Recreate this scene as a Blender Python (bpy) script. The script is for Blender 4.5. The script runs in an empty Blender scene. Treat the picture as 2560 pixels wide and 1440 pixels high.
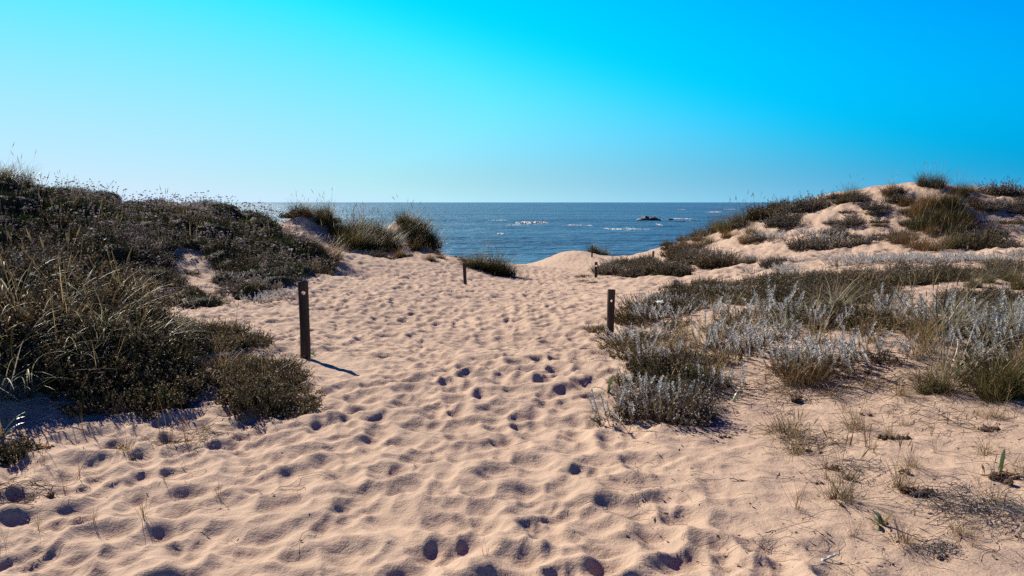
import bpy, math
import numpy as np
from mathutils import Vector, Matrix

# ------------------------------------------------------------------ camera, sky, sun, exposure
scene = bpy.context.scene
COL = scene.collection
CAM_Z = 1.7
PITCH = math.radians(6.1)
FPX = 2009.0                       # focal length in pixels of the 2560 wide photograph
cam_data = bpy.data.cameras.new('camera')
cam_data.sensor_width = 36.0
cam_data.lens = 36.0 * FPX / 2560.0
cam_data.clip_start = 0.05
cam_data.clip_end = 60000.0
cam = bpy.data.objects.new('camera', cam_data)
COL.objects.link(cam)
cam.location = (0, 0, CAM_Z)
cam.rotation_euler = (math.pi / 2 - PITCH, 0, 0)
scene.camera = cam

SUN_EL = math.radians(34.5)
SUN_AZ = math.radians(-40)         # measured from +Y towards +X: the sun stands ahead and to the left
world = bpy.data.worlds.new('World')
scene.world = world
world.use_nodes = True
wn = world.node_tree.nodes
wl = world.node_tree.links
bg = wn['Background']
sky = wn.new('ShaderNodeTexSky')
sky.sky_type = 'NISHITA'
sky.sun_disc = False
sky.sun_elevation = SUN_EL
sky.sun_rotation = SUN_AZ
sky.altitude = 0
sky.air_density = 1.0
sky.dust_density = 0.0
sky.ozone_density = 1.0
# the photograph's strong blue grade of the clear sky: one colour matrix for the whole dome
chan = wn.new('ShaderNodeCombineColor')
for k, (mx, off, top) in enumerate((((1.248, -.806, 1.242), -10.12, 12.0), ((2.009, -2.576, 2.669), -6.61, 8.3), ((2.045, -3.364, 2.728), 2.1, 10.3))):
    dot = wn.new('ShaderNodeVectorMath'); dot.operation = 'DOT_PRODUCT'; dot.inputs[1].default_value = mx
    wl.new(sky.outputs[0], dot.inputs[0])
    add = wn.new('ShaderNodeMath'); add.operation = 'ADD'; add.inputs[1].default_value = off
    wl.new(dot.outputs['Value'], add.inputs[0])
    lo = wn.new('ShaderNodeMath'); lo.operation = 'SMOOTH_MAX'; lo.inputs[1].default_value = 0.0; lo.inputs[2].default_value = 0.9
    wl.new(add.outputs[0], lo.inputs[0])
    hi = wn.new('ShaderNodeMath'); hi.operation = 'MINIMUM'; hi.inputs[1].default_value = top
    wl.new(lo.outputs[0], hi.inputs[0])
    wl.new(hi.outputs[0], chan.inputs[k])
# away from the sun and towards the zenith the dome darkens as the sky model itself does
lum = wn.new('ShaderNodeVectorMath'); lum.operation = 'DOT_PRODUCT'; lum.inputs[1].default_value = (.1, .12, .03)
wl.new(sky.outputs[0], lum.inputs[0])
cl = wn.new('ShaderNodeMath'); cl.operation = 'MULTIPLY'; cl.use_clamp = True; cl.inputs[1].default_value = 1.12
wl.new(lum.outputs['Value'], cl.inputs[0])
dim = wn.new('ShaderNodeVectorMath'); dim.operation = 'SCALE'
wl.new(chan.outputs[0], dim.inputs[0]); wl.new(cl.outputs[0], dim.inputs['Scale'])
wl.new(dim.outputs[0], bg.inputs[0])
bg.inputs[1].default_value = 0.05

sun_data = bpy.data.lights.new('sun', 'SUN')
sun_data.energy = 5.0
sun_data.angle = math.radians(0.53)
sun_data.color = (1.0, 0.91, 0.77)
sun = bpy.data.objects.new('sun', sun_data)
COL.objects.link(sun)
sdir = Vector((math.sin(SUN_AZ) * math.cos(SUN_EL), math.cos(SUN_AZ) * math.cos(SUN_EL), math.sin(SUN_EL)))
sun.rotation_euler = sdir.to_track_quat('Z', 'Y').to_euler()

vs = scene.view_settings
vs.view_transform = 'Standard'
vs.look = 'None'
vs.exposure = 1.0
vs.gamma = 1.0
vs.use_curve_mapping = False
scene.cycles.use_denoising = False
scene.cycles.max_bounces = 6
scene.cycles.diffuse_bounces = 2
scene.cycles.glossy_bounces = 2
scene.cycles.transmission_bounces = 3
scene.cycles.transparent_max_bounces = 4

# ------------------------------------------------------------------ small maths
def perlin(x, y, seed=0):
    xi = np.floor(x).astype(np.int64); yi = np.floor(y).astype(np.int64)
    xf = x - xi; yf = y - yi
    def g(ix, iy):
        h = (ix * 374761393 + iy * 668265263 + seed * 974634777) & 0x7fffffff
        h = ((h ^ (h >> 13)) * 1274126177) & 0x7fffffff
        a = ((h ^ (h >> 16)) & 0xffff) * (2 * math.pi / 65536.0)
        return np.cos(a), np.sin(a)
    u = xf * xf * xf * (xf * (xf * 6 - 15) + 10); v = yf * yf * yf * (yf * (yf * 6 - 15) + 10)
    out = 0
    for dx in (0, 1):
        for dy in (0, 1):
            gx, gy = g(xi + dx, yi + dy)
            d = gx * (xf - dx) + gy * (yf - dy)
            out = out + d * (u if dx else 1 - u) * (v if dy else 1 - v)
    return out * 1.5

def fbm(x, y, seed=0, octv=4, gain=0.5):
    a = 1.0; s = 0
    for k in range(octv):
        s = s + a * perlin(x * 2 ** k, y * 2 ** k, seed + k * 17)
        a *= gain
    return s

def sstep(a, b, x):
    t = np.clip((x - a) / (b - a), 0, 1)
    return t * t * (3 - 2 * t)

def hash2(ix, iy, s):
    h = (ix * 73856093 ^ iy * 19349663 ^ (s * 83492791)) & 0x7fffffff
    h = ((h ^ (h >> 15)) * 2246822519) & 0x7fffffff
    h = ((h ^ (h >> 13)) * 3266489917) & 0x7fffffff
    return ((h ^ (h >> 16)) & 0xfffff) / 1048576.0

def ray(px, py):
    u = (np.asarray(px, float) - 1280) / FPX; v = (720 - np.asarray(py, float)) / FPX
    dy = math.cos(PITCH) + v * math.sin(PITCH); dz = -math.sin(PITCH) + v * math.cos(PITCH)
    return u / dy, dz / dy          # x and z per metre of y

def at(px, py, d):
    a, b = ray(px, py)
    return (float(a) * d, d, CAM_Z + float(b) * d)

def project(x, y, z):
    c, s = math.cos(PITCH), math.sin(PITCH)
    zz = z - CAM_Z
    w = y * c - zz * s
    return 1280 + FPX * x / w, 720 - FPX * (y * s + zz * c) / w

# ------------------------------------------------------------------ terrain
CTRL = [(-8, -2, .25), (0, -3, 0), (8, -2, .15), (0, 3.5, 0), (-4, 4, .03), (4, 4, .12), (12, 4, .35), (-12, 3, .6),
        (-4.2, 11, .0), (-7, 11.5, .4), (-11, 9, 1.1), (-8.5, 5.5, .5), (-14, 14, 1.0),
        (-9.5, 37, -.3), (-11.5, 30, .75), (-17, 32, 1.5), (-14, 45, -.5), (-27, 28, 1.8), (-8, 46, -.9), (-3, 48, -2.1), (-16, 40, .2),
        (18, 56, -.2), (28, 52, .8), (10, 66, -2.8), (32, 38, 2.2), (44, 28, 2.0), (30, 18, .7), (20, 11, .45), (0, 80, -4), (-20, 80, -4), (30, 80, -3), (45, 60, 0), (-40, 50, 0)]
CTRL += [at(*p) for p in [
    (763, 895, 8.8), (1523, 875, 11), (1280, 895, 8.9), (1162, 711, 24.5), (1491, 696, 29), (1480, 655, 50), (1300, 661, 60),
    (1000, 700, 21.5), (1280, 753, 17), (900, 757, 15.5), (1300, 677, 40), (1400, 672, 42), (1100, 715, 22.5),
    (560, 768, 14.5), (420, 772, 14.5), (700, 765, 15), (280, 775, 14.0),
    (500, 695, 17), (640, 650, 20), (500, 620, 19.5), (350, 620, 18.2), (200, 580, 18.5), (60, 488, 19.5), (250, 528, 22), (380, 528, 23),
    (500, 518, 24), (620, 542, 24.5), (700, 586, 24), (760, 655, 22.5), (830, 694, 21.5), (0, 450, 20), (-150, 440, 20),
    (110, 710, 8.6), (0, 680, 9), (250, 800, 8.0), (400, 870, 7.7), (300, 1062, 6), (0, 1085, 5.8), (500, 910, 7.9), (640, 910, 8.2),
    (720, 590, 31), (760, 622, 28.5), (880, 636, 27), (870, 612, 33), (960, 632, 31.5), (1010, 630, 38), (1090, 640, 38), (1060, 642, 30),
    (1130, 645, 31), (1200, 684, 28), (1240, 692, 28.5), (850, 690, 22.5),
    (1430, 658, 55), (1510, 655, 54), (1300, 666, 54), (1200, 672, 50), (1360, 660, 58), (1570, 650, 57), (1540, 655, 48), (1640, 645, 44), (1700, 604, 50), (1780, 598, 46), (1880, 540, 45), (1990, 513, 43),
    (2130, 488, 40), (2220, 470, 39), (2330, 458, 38), (2440, 482, 38), (2560, 486, 38), (2100, 565, 36), (2200, 595, 33), (2330, 600, 30.5), (2500, 590, 32), (1900, 600, 38),
    (2000, 635, 31), (1800, 645, 33), (1620, 692, 27), (1700, 684, 27), (2100, 663, 24), (2400, 652, 23), (2560, 645, 22), (1800, 722, 18), (2100, 722, 16.5),
    (2400, 730, 15.3), (2000, 850, 9.4), (2400, 900, 8.0), (1700, 1045, 6.35), (1600, 800, 12.4), (2560, 800, 11), (2200, 1100, 5.7), (1800, 880, 9.2)]]
CTRL = np.array(CTRL, float)

def tps_fit(c, lam=0.05):
    n = len(c)
    p = c[:, :2] / 20.0
    r2 = ((p[:, None] - p[None]) ** 2).sum(-1)
    K = np.where(r2 > 0, 0.5 * r2 * np.log(r2 + 1e-12), 0) + lam * 1e-3 * np.eye(n)
    A = np.zeros((n + 3, n + 3))
    A[:n, :n] = K; A[:n, n] = 1; A[:n, n + 1:] = p
    A[n:, :n] = A[:n, n:].T
    return np.linalg.solve(A, np.concatenate([c[:, 2], np.zeros(3)]))
TW = tps_fit(CTRL)

MOUNDS = [(-8.2, 33.0, 1.02, 1.15, 2.3), (-4.95, 37.0, 1.45, 1.15, 2.4), (-6.4, 33.5, .3, 1.2, 2.0), (4.15, 54.0, .85, 2.2, 3.5), (3.7, 8.8, .30, 2.3, 3.4)]      # the grassy knolls left of the gap

def base_height(x, y):
    x = np.asarray(x, float); y = np.asarray(y, float)
    s = x.shape; xf = x.ravel() / 20.0; yf = y.ravel() / 20.0
    z = TW[-3] + TW[-2] * xf + TW[-1] * yf
    for k in range(len(CTRL)):
        r2 = (xf - CTRL[k, 0] / 20.0) ** 2 + (yf - CTRL[k, 1] / 20.0) ** 2 + 1e-12
        z = z + TW[k] * 0.5 * r2 * np.log(r2)
    z = z.reshape(s)
    for mx, my, mh, sx, sy in MOUNDS:
        z = z + mh * np.exp(-np.abs((x - mx) / sx) ** 2.3 - ((y - my) / sy) ** 2)
    yc = np.interp(x, [-60, -20, -6, 0, 5, 12, 40], [42, 42, 46, 61, 62, 64, 62])
    t = sstep(0, 1, (y - yc) / 42.0)
    z = z * (1 - t) + (-11.5) * t
    t2 = sstep(22, 60, np.abs(x))
    return z * (1 - t2) + np.clip(z, -12, 2.2) * t2

PY = [0, 3.5, 6, 8.8, 12, 15, 22, 30, 40, 50, 62]
PL = [-4.5, -4.0, -3.2, -2.9, -5.2, -6.2, -5.4, -3.4, -2.0, .2, -1]
PR = [2.2, 1.4, .95, 1.05, 1.4, 1.8, 2.5, 3.2, 3.6, 5.2, 5.5]

def path_mask(x, y):
    l = np.interp(y, PY, PL); r = np.interp(y, PY, PR)
    soft = 0.35 + 0.03 * np.abs(y)
    wob = perlin(x * .8, y * .8, 5) * 0.5
    return sstep(-soft, soft, x - l + wob) * sstep(-soft, soft, r - x + wob)

def pits(x, y, cell, seed, sharp=1.0):
    """trodden sand: elongated hollows whose meeting rims stand up as soft crests"""
    wx = x + 0.10 * perlin(x * 1.7, y * 1.7, seed + 3); wy = y + 0.10 * perlin(x * 1.7, y * 1.7, seed + 4)
    gx = np.floor(wx / cell).astype(np.int64); gy = np.floor(wy / cell).astype(np.int64)
    best = np.full(x.shape, 9.0); second = np.full(x.shape, 9.0)
    for i in (-1, 0, 1):
        for j in (-1, 0, 1):
            cx = gx + i; cy = gy + j
            ox = (cx + .1 + .8 * hash2(cx, cy, seed)) * cell; oy = (cy + .1 + .8 * hash2(cx, cy, seed + 1)) * cell
            ang = (hash2(cx, cy, seed + 2) - .5) * 2.2 + 1.2
            e = 1.0 + 0.5 * hash2(cx, cy, seed + 5)
            dep = 0.55 * hash2(cx, cy, seed + 6)
            ca, sa = np.cos(ang), np.sin(ang)
            dx = (wx - ox) / cell; dy = (wy - oy) / cell
            a = (dx * ca + dy * sa) / math.sqrt(1.0); b = (-dx * sa + dy * ca)
            f = a * a / e + b * b * e * .9 - dep * 0.05
            second = np.minimum(second, np.maximum(f, best)); best = np.minimum(best, f)
    k = 0.02
    h = np.clip(.5 + .5 * (second - best) / k, 0, 1)
    m = second * (1 - h) + best * h - k * h * (1 - h)
    g = np.sqrt(np.maximum(m + .075, 0) + .03)                     # evenly sloping walls
    return g - .04 * np.log1p(np.exp((g - .68) / .04)) + .035 * np.log1p(np.exp((.36 - g) / .035))

def prints(x, y, cell, seed):
    """single footprints: steep-walled oval hollows with a pushed-up rim, some fresh, some blown soft"""
    wx = x + 0.05 * perlin(x * 3, y * 3, seed + 3); wy = y + 0.05 * perlin(x * 3, y * 3, seed + 4)
    gx = np.floor(wx / cell).astype(np.int64); gy = np.floor(wy / cell).astype(np.int64)
    z = np.zeros(x.shape); rim = np.zeros(x.shape)
    for i in (-1, 0, 1):
        for j in (-1, 0, 1):
            cx = gx + i; cy = gy + j
            ox = (cx + hash2(cx, cy, seed)) * cell; oy = (cy + hash2(cx, cy, seed + 1)) * cell
            ang = hash2(cx, cy, seed + 2) * 2.6 + .3
            sz = .75 + .6 * hash2(cx, cy, seed + 5)
            ca, sa = np.cos(ang), np.sin(ang)
            u = ((wx - ox) * ca + (wy - oy) * sa) / (.135 * sz); v = (-(wx - ox) * sa + (wy - oy) * ca) / (.085 * sz)
            r = np.sqrt(u * u + v * v)
            soft = .45 + .53 * hash2(cx, cy, seed + 7)
            dep = hash2(cx, cy, seed + 6); dep = np.where(dep < .35, 0, .003 + .013 * dep ** 2)
            z = np.minimum(z, -dep * (1 - sstep(1 - soft, 1.0, r)) * (1 + .35 * u)); rim = np.maximum(rim, dep * .4 * np.exp(-((r - 1.12) / .28) ** 2))
    return z + rim * (z > -.002)

def detail_height(x, y):
    pm = path_mask(x, y)
    near = sstep(70, 40, y)
    a = pits(x, y, 0.28, 11) + .42 * pits(x + .1 * perlin(x * 2, y * 2, 7), y, 0.15, 61) + .07 * fbm(x * 1.3, y * 1.3, 91, 2); b = prints(x, y, .30, 131)
    loose = 0.9 + 0.25 * sstep(-.3, .4, perlin(x * .45, y * .45, 71))
    rub = sstep(0.35, 1.6, x - 0.9 - 0.05 * y) * sstep(9, 5, y)           # the barely trodden sand beside the path
    tr = (pm * 0.172 + (1 - pm) * (0.060 - .015 * rub)) * loose
    z = tr * (a - .66) + .5 * b * (pm + (1 - pm) * .22 * (1 - .8 * rub))
    z = z + 0.035 * fbm(x * .55, y * .55, 41, 3) + 0.010 * fbm(x * 3.1, y * 3.1, 43, 2) * (0.5 + pm)
    # wind-cut lumps on the steep dune faces
    off = (1 - pm) * sstep(14, 20, y)
    z = z + off * (0.10 * fbm(x * .5, y * .5, 51, 3) + 0.06 * fbm(x * 2.0, y * 2.0, 53, 2) - 0.10 * np.abs(fbm(x * 1.1, y * 1.1, 57, 3)))
    calm = 1 - .8 * np.exp(-((x + 1.9) ** 2 / .5 + (y - 8.35) ** 2 / .6)) - .6 * np.exp(-((x - 1.5) ** 2 + (y - 10.8) ** 2) / .4)   # sand flattened round the near posts so the post shadow falls unbroken
    return z * near * calm

def height(x, y):
    x = np.asarray(x, float); y = np.asarray(y, float)
    return base_height(x, y) + detail_height(x, y)

# ------------------------------------------------------------------ materials
def new_mat(name):
    m = bpy.data.materials.new(name); m.use_nodes = True
    nt = m.node_tree
    return m, nt.nodes, nt.links, nt.nodes['Principled BSDF']

def noise(n, scale, detail=3, rough=.5, vec=None, links=None):
    t = n.new('ShaderNodeTexNoise'); t.inputs['Scale'].default_value = scale
    t.inputs['Detail'].default_value = detail; t.inputs['Roughness'].default_value = rough
    if vec is not None: links.new(vec, t.inputs['Vector'])
    return t

def ramp(n, pts):
    r = n.new('ShaderNodeValToRGB')
    while len(r.color_ramp.elements) < len(pts): r.color_ramp.elements.new(.5)
    for e, (p, c) in zip(r.color_ramp.elements, pts):
        e.position = p; e.color = (*c, 1)
    return r

def sand_material():
    m, n, l, p = new_mat('sand')
    tc = n.new('ShaderNodeTexCoord'); v = tc.outputs['Object']
    big = noise(n, .5, 6, .68, v, l)
    r1 = ramp(n, [(.3, (.318, .230, .170)), (.7, (.415, .298, .214))])
    l.new(big.outputs[0], r1.inputs[0])
    grain = noise(n, 420, 2, .7, v, l)
    r2 = ramp(n, [(.30, (.62, .60, .58)), (.48, (1, 1, 1)), (.72, (1.12, 1.1, 1.08))])
    l.new(grain.outputs[0], r2.inputs[0])
    mul = n.new('ShaderNodeMix'); mul.data_type = 'RGBA'; mul.blend_type = 'MULTIPLY'; mul.inputs[0].default_value = .8
    l.new(r1.outputs[0], mul.inputs[6]); l.new(r2.outputs[0], mul.inputs[7])
    # dark specks of broken shell and plant crumbs
    sp = n.new('ShaderNodeTexVoronoi'); sp.inputs['Scale'].default_value = 26; l.new(v, sp.inputs['Vector'])
    rs = ramp(n, [(.045, (.25, .2, .16)), (.075, (1, 1, 1))]); l.new(sp.outputs['Distance'], rs.inputs[0])
    patch = noise(n, 1.3, 2, .5, v, l)
    rp = ramp(n, [(.52, (0, 0, 0)), (.66, (1, 1, 1))]); l.new(patch.outputs[0], rp.inputs[0])
    mul2 = n.new('ShaderNodeMix'); mul2.data_type = 'RGBA'; mul2.blend_type = 'MULTIPLY'
    l.new(rp.outputs[0], mul2.inputs[0]); l.new(mul.outputs[2], mul2.inputs[6]); l.new(rs.outputs[0], mul2.inputs[7])
    l.new(mul2.outputs[2], p.inputs['Base Color'])
    p.inputs['Roughness'].default_value = .95
    p.inputs['Specular IOR Level'].default_value = .15
    fine = noise(n, 90, 4, .65, v, l)
    mid = noise(n, 14, 3, .55, v, l)
    add = n.new('ShaderNodeMath'); add.operation = 'MULTIPLY_ADD'; add.inputs[1].default_value = 3.0
    l.new(mid.outputs[0], add.inputs[0]); l.new(fine.outputs[0], add.inputs[2])
    bp = n.new('ShaderNodeBump'); bp.inputs['Strength'].default_value = .8; bp.inputs['Distance'].default_value = .006
    l.new(add.outputs[0], bp.inputs['Height']); l.new(bp.outputs[0], p.inputs['Normal'])
    return m
M_SAND = sand_material()

# ------------------------------------------------------------------ mesh helpers
def mesh_np(name, verts, quads, mat=None, tint=None, smooth=False, tris=None):
    me = bpy.data.meshes.new(name)
    verts = np.asarray(verts, np.float32)
    loops = []; starts = []; pos = 0
    parts = []
    if quads is not None and len(quads): parts.append(np.asarray(quads, np.int32))
    if tris is not None and len(tris): parts.append(np.asarray(tris, np.int32))
    for q in parts:
        k = q.shape[1]
        loops.append(q.ravel()); starts.append(pos + np.arange(len(q), dtype=np.int32) * k); pos += q.size
    loops = np.concatenate(loops); starts = np.concatenate(starts)
    me.vertices.add(len(verts)); me.vertices.foreach_set('co', verts.ravel())
    me.loops.add(len(loops)); me.loops.foreach_set('vertex_index', loops)
    me.polygons.add(len(starts)); me.polygons.foreach_set('loop_start', starts)
    if tint is not None:
        a = me.attributes.new('tint', 'FLOAT_COLOR', 'POINT')
        c = np.ones((len(verts), 4), np.float32); c[:, :3] = tint
        a.data.foreach_set('color', c.ravel())
    if smooth: me.polygons.foreach_set('use_smooth', np.ones(len(starts), bool))
    me.update(calc_edges=True)
    if mat: me.materials.append(mat)
    return me

def link(name, me, parent=None, loc=None, kind=None):
    o = bpy.data.objects.new(name, me); COL.objects.link(o)
    if parent: o.parent = parent
    if loc is not None: o.location = loc
    if kind: o['kind'] = kind
    return o

def tag(o, label, cat, group=None):
    o['label'] = label; o['category'] = cat
    if group: o['group'] = group
    return o

def grid_quads(nr, nc):
    i = np.arange(nr - 1)[:, None] * nc + np.arange(nc - 1)[None]
    return np.stack([i, i + 1, i + nc + 1, i + nc], -1).reshape(-1, 4)

# ------------------------------------------------------------------ the ground
def build_sand():
    rows = [-2.0]
    while rows[-1] < 170:
        d = rows[-1] + 4.0
        rows.append(rows[-1] + d * (.02 if d < 5.8 else 0.0033 if d < 34 else 0.005 if d < 70 else .02))
    rows = np.array(rows)
    t = np.concatenate([np.linspace(-1.15, -.64, 60)[:-1], np.linspace(-.64, .64, 900), np.linspace(.64, 1.15, 60)[1:]])
    X = (rows[:, None] + 4.0) * t[None]; Y = np.repeat(rows[:, None], len(t), 1)
    Z = height(X, Y)
    me = mesh_np('sand', np.stack([X, Y, Z], -1).reshape(-1, 3), grid_quads(len(rows), len(t)), M_SAND, smooth=True)
    o = link('sand_dune_ground', me, kind='structure')
    o['label'] = 'pale trodden sand path and dunes sloping down to the sea'
    return o
build_sand()

# ------------------------------------------------------------------ the sea
SEA_Z = -9.0
def wave(x, y):
    d = np.hypot(x, y)
    s = sstep(1600, 200, d)
    wy = y + 6 * perlin(x * .012, y * .02, 3) * 3
    sw = np.sin(wy * .21 + x * .012) * .26 * (1 + perlin(x * .02, y * .02, 9))
    ch = .20 * fbm(x * .045, y * .16, 21, 4, .6)
    return SEA_Z + s * (sw + ch)

def build_sea():
    rows = [84.0]
    while rows[-1] < 30000: rows.append(rows[-1] * (1.0065 if rows[-1] < 700 else 1.02 if rows[-1] < 3000 else 1.08))
    rows = np.array(rows); t = np.linspace(-1.5, 1.5, 420)
    X = rows[:, None] * t[None]; Y = np.repeat(rows[:, None], len(t), 1)
    m, n, l, p = new_mat('sea_water')
    tc = n.new('ShaderNodeTexCoord')
    mp = n.new('ShaderNodeMapping'); mp.inputs['Scale'].default_value = (.35, 1, 1)
    l.new(tc.outputs['Object'], mp.inputs[0])
    big = noise(n, .012, 3, .5, mp.outputs[0], l)
    r = ramp(n, [(.35, (.018, .066, .125)), (.65, (.042, .12, .195))]); l.new(big.outputs[0], r.inputs[0])
    l.new(r.outputs[0], p.inputs['Base Color'])
    p.inputs['Roughness'].default_value = .42
    p.inputs['IOR'].default_value = 1.33; p.inputs['Specular IOR Level'].default_value = .38
    w1 = noise(n, .16, 6, .68, mp.outputs[0], l)
    w2 = noise(n, 1.1, 4, .6, mp.outputs[0], l)
    b1 = n.new('ShaderNodeBump'); b1.inputs['Strength'].default_value = 1.0; b1.inputs['Distance'].default_value = 1.5
    b2 = n.new('ShaderNodeBump'); b2.inputs['Strength'].default_value = 1.0; b2.inputs['Distance'].default_value = .16
    l.new(w1.outputs[0], b1.inputs['Height']); l.new(w2.outputs[0], b2.inputs['Height'])
    w0 = noise(n, .028, 6, .7, mp.outputs[0], l)
    b0 = n.new('ShaderNodeBump'); b0.inputs['Strength'].default_value = 1.0; b0.inputs['Distance'].default_value = 10.0
    l.new(w0.outputs[0], b0.inputs['Height']); l.new(b0.outputs[0], b1.inputs['Normal'])
    l.new(b1.outputs[0], b2.inputs['Normal']); l.new(b2.outputs[0], p.inputs['Normal'])
    me = mesh_np('sea', np.stack([X, Y, wave(X, Y)], -1).reshape(-1, 3), grid_quads(len(rows), len(t)), m, smooth=True)
    o = link('sea_water', me, kind='structure'); o['label'] = 'blue choppy sea reaching to the horizon'
build_sea()

def sea_at(px, py):
    a, b = ray(px, py)
    d = (SEA_Z - CAM_Z) / float(b)
    return float(a) * d, d

def mat_plain(name, col, rough=.8, nscale=None, col2=None, bump=0, spec=.3):
    m, n, l, p = new_mat(name)
    p.inputs['Roughness'].default_value = rough; p.inputs['Specular IOR Level'].default_value = spec
    if nscale:
        tc = n.new('ShaderNodeTexCoord'); t = noise(n, nscale, 5, .6, tc.outputs['Object'], l)
        r = ramp(n, [(.35, col), (.65, col2)]); l.new(t.outputs[0], r.inputs[0]); l.new(r.outputs[0], p.inputs['Base Color'])
        if bump:
            b = n.new('ShaderNodeBump'); b.inputs['Distance'].default_value = bump; l.new(t.outputs[0], b.inputs['Height']); l.new(b.outputs[0], p.inputs['Normal'])
    else: p.inputs['Base Color'].default_value = (*col, 1)
    return m

M_FOAM = mat_plain('foam', (.35, .37, .39), .9, .8, (.55, .56, .57))
def foam(px0, px1, py, thick, seed, hgt=.4, thr=.0):
    """a patch of broken water: a low lumpy sheet with torn edges"""
    x0, d = sea_at(px0, py); x1, _ = sea_at(px1, py)
    n = int(max(60, min(260, (x1 - x0) / .3))); k = 40
    u = np.linspace(-1, 1, n)[None]; v = np.linspace(-1, 1, k)[:, None]
    X = (x0 + x1) / 2 + (x1 - x0) / 2 * u + 0 * v
    D = d + thick * v + thick * .7 * perlin(X * .05, X * 0 + seed, seed)
    f = 1.25 * fbm(X * .16, D * .30, seed, 4, .75) + .55 - 1.0 * u ** 2 * (1 - .3 * v) - 1.1 * v ** 2 - thr
    Z = wave(X, D) + .06 + np.clip(f, 0, 1.2) * hgt
    q = grid_quads(k, n); fv = f.ravel()
    q = q[(fv[q] > 0).sum(1) >= 3]
    if not len(q): return
    used, inv = np.unique(q, return_inverse=True)
    me = mesh_np('foam', np.stack([X, D, Z], -1).reshape(-1, 3)[used], inv.reshape(-1, 4), M_FOAM, smooth=True)
    o = link('sea_foam', me, kind='stuff'); o['label'] = 'white foam of a breaking wave on the open sea'; o['category'] = 'foam'
for a in [(1212, 1278, 552, 12, 1, .3, .35), (1288, 1375, 559, 12, 2, .9, .02), (1265, 1330, 562.5, 8, 3, .25, .4), (1400, 1500, 564, 9, 4, .25, .42), (1490, 1650, 573, 12, 5, .2, .55),
          (1588, 1655, 550, 6, 6, .4, .25), (1655, 1745, 548, 10, 7, .35, .35), (1765, 1808, 530.5, 16, 8, .4, .2), (1812, 1850, 523.5, 20, 9, .4, .2), (1692, 1712, 523.5, 16, 10, .3, .2),
          (1242, 1260, 585, 3, 11, .3, .2), (1642, 1662, 562.5, 5, 12, .3, .25),]:
    foam(*a)

def lump(nu, nv, seed, rough=.35, freq=1.6):
    """closed knobbly lump of unit radius as (verts, quads)"""
    u = np.linspace(0, 2 * math.pi, nu, endpoint=False); v = np.linspace(.02, math.pi - .02, nv)
    U, V = np.meshgrid(u, v)
    x, y, z = np.cos(U) * np.sin(V), np.sin(U) * np.sin(V), np.cos(V)
    r = 1 + rough * (perlin(x * freq + 7 + z * 1.3, y * freq + z * freq + 3, seed) + .6 * perlin(x * freq * 2.3 + z * 2, y * freq * 2.3 - z * 1.7, seed + 5) + .35 * np.abs(perlin(x * 7 + z * 5, y * 7, seed + 8)))
    P = np.stack([x * r, y * r, z * r], -1).reshape(-1, 3)
    i = np.arange(nv - 1)[:, None] * nu; j = np.arange(nu)[None]; j2 = (j + 1) % nu
    q = np.stack([i + j, i + nu + j, i + nu + j2, i + j2], -1).reshape(-1, 4)
    return P, q

M_ROCK = mat_plain('wet_rock', (.022, .021, .022), .7, .9, (.07, .066, .062), .3)
def rock(px, py, wpx, hpx, seed, label):
    x, d = sea_at(px, py); s = d / FPX
    P, q = lump(34, 20, seed, .5, 1.5)
    P = P * np.array([wpx * s / 2, wpx * s * .35, hpx * s])
    P[:, 2] = np.maximum(P[:, 2] * np.where(P[:, 2] > 0, .8 + .25 * perlin(P[:, 0] * .35, P[:, 1] * .35, seed), 1), -2)
    o = link('sea_rock', mesh_np('sea_rock', P, q, M_ROCK), loc=(x, d, SEA_Z))
    tag(o, label, 'rock', 'rocks in the sea')
rock(1620, 551, 46, 10, 3, 'largest dark rounded rock standing out of the sea with foam at its foot')
rock(1676, 551, 15, 5, 9, 'small dark rock in the foam right beside the largest sea rock')
rock(1702, 554, 26, 2.4, 15, 'low flat rock awash between the small rock and the right dune')
rock(1735, 553.5, 34, 3.0, 21, 'long low dark reef rock closest to the right dune')

# ------------------------------------------------------------------ plant materials and shapes
def leaf_material(name, rough=.55, transl=.3, spec=.35, vary=.25):
    m, n, l, p = new_mat(name)
    at_ = n.new('ShaderNodeAttribute'); at_.attribute_name = 'tint'
    oi = n.new('ShaderNodeObjectInfo')
    mr = n.new('ShaderNodeMapRange'); mr.inputs[3].default_value = 1 - vary; mr.inputs[4].default_value = 1 + vary
    l.new(oi.outputs['Random'], mr.inputs[0])
    sc = n.new('ShaderNodeVectorMath'); sc.operation = 'SCALE'
    l.new(at_.outputs['Color'], sc.inputs[0]); l.new(mr.outputs[0], sc.inputs['Scale'])
    l.new(sc.outputs[0], p.inputs['Base Color'])
    p.inputs['Roughness'].default_value = rough; p.inputs['Specular IOR Level'].default_value = spec
    if transl > 0:
        tr = n.new('ShaderNodeBsdfTranslucent'); l.new(sc.outputs[0], tr.inputs[0])
        mx = n.new('ShaderNodeMixShader'); mx.inputs[0].default_value = transl
        l.new(p.outputs[0], mx.inputs[1]); l.new(tr.outputs[0], mx.inputs[2])
        l.new(mx.outputs[0], n['Material Output'].inputs[0])
    return m
M_GRASS = leaf_material('grass_blade', .5, .38, .25)
M_HEATH = leaf_material('heath_leaf', .65, .22, .2, .4)
M_SILVER = leaf_material('felted_leaf', .9, .3, .1, .1)
M_FLOWER = leaf_material('dry_flower', .9, .4, .1, .15)
M_STRAP = leaf_material('strap_leaf', .4, .25, .5, .1)
M_TWIG = leaf_material('twig', .8, 0, .2)

def unit(v): return v / (np.linalg.norm(v, axis=-1, keepdims=True) + 1e-9)

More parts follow.
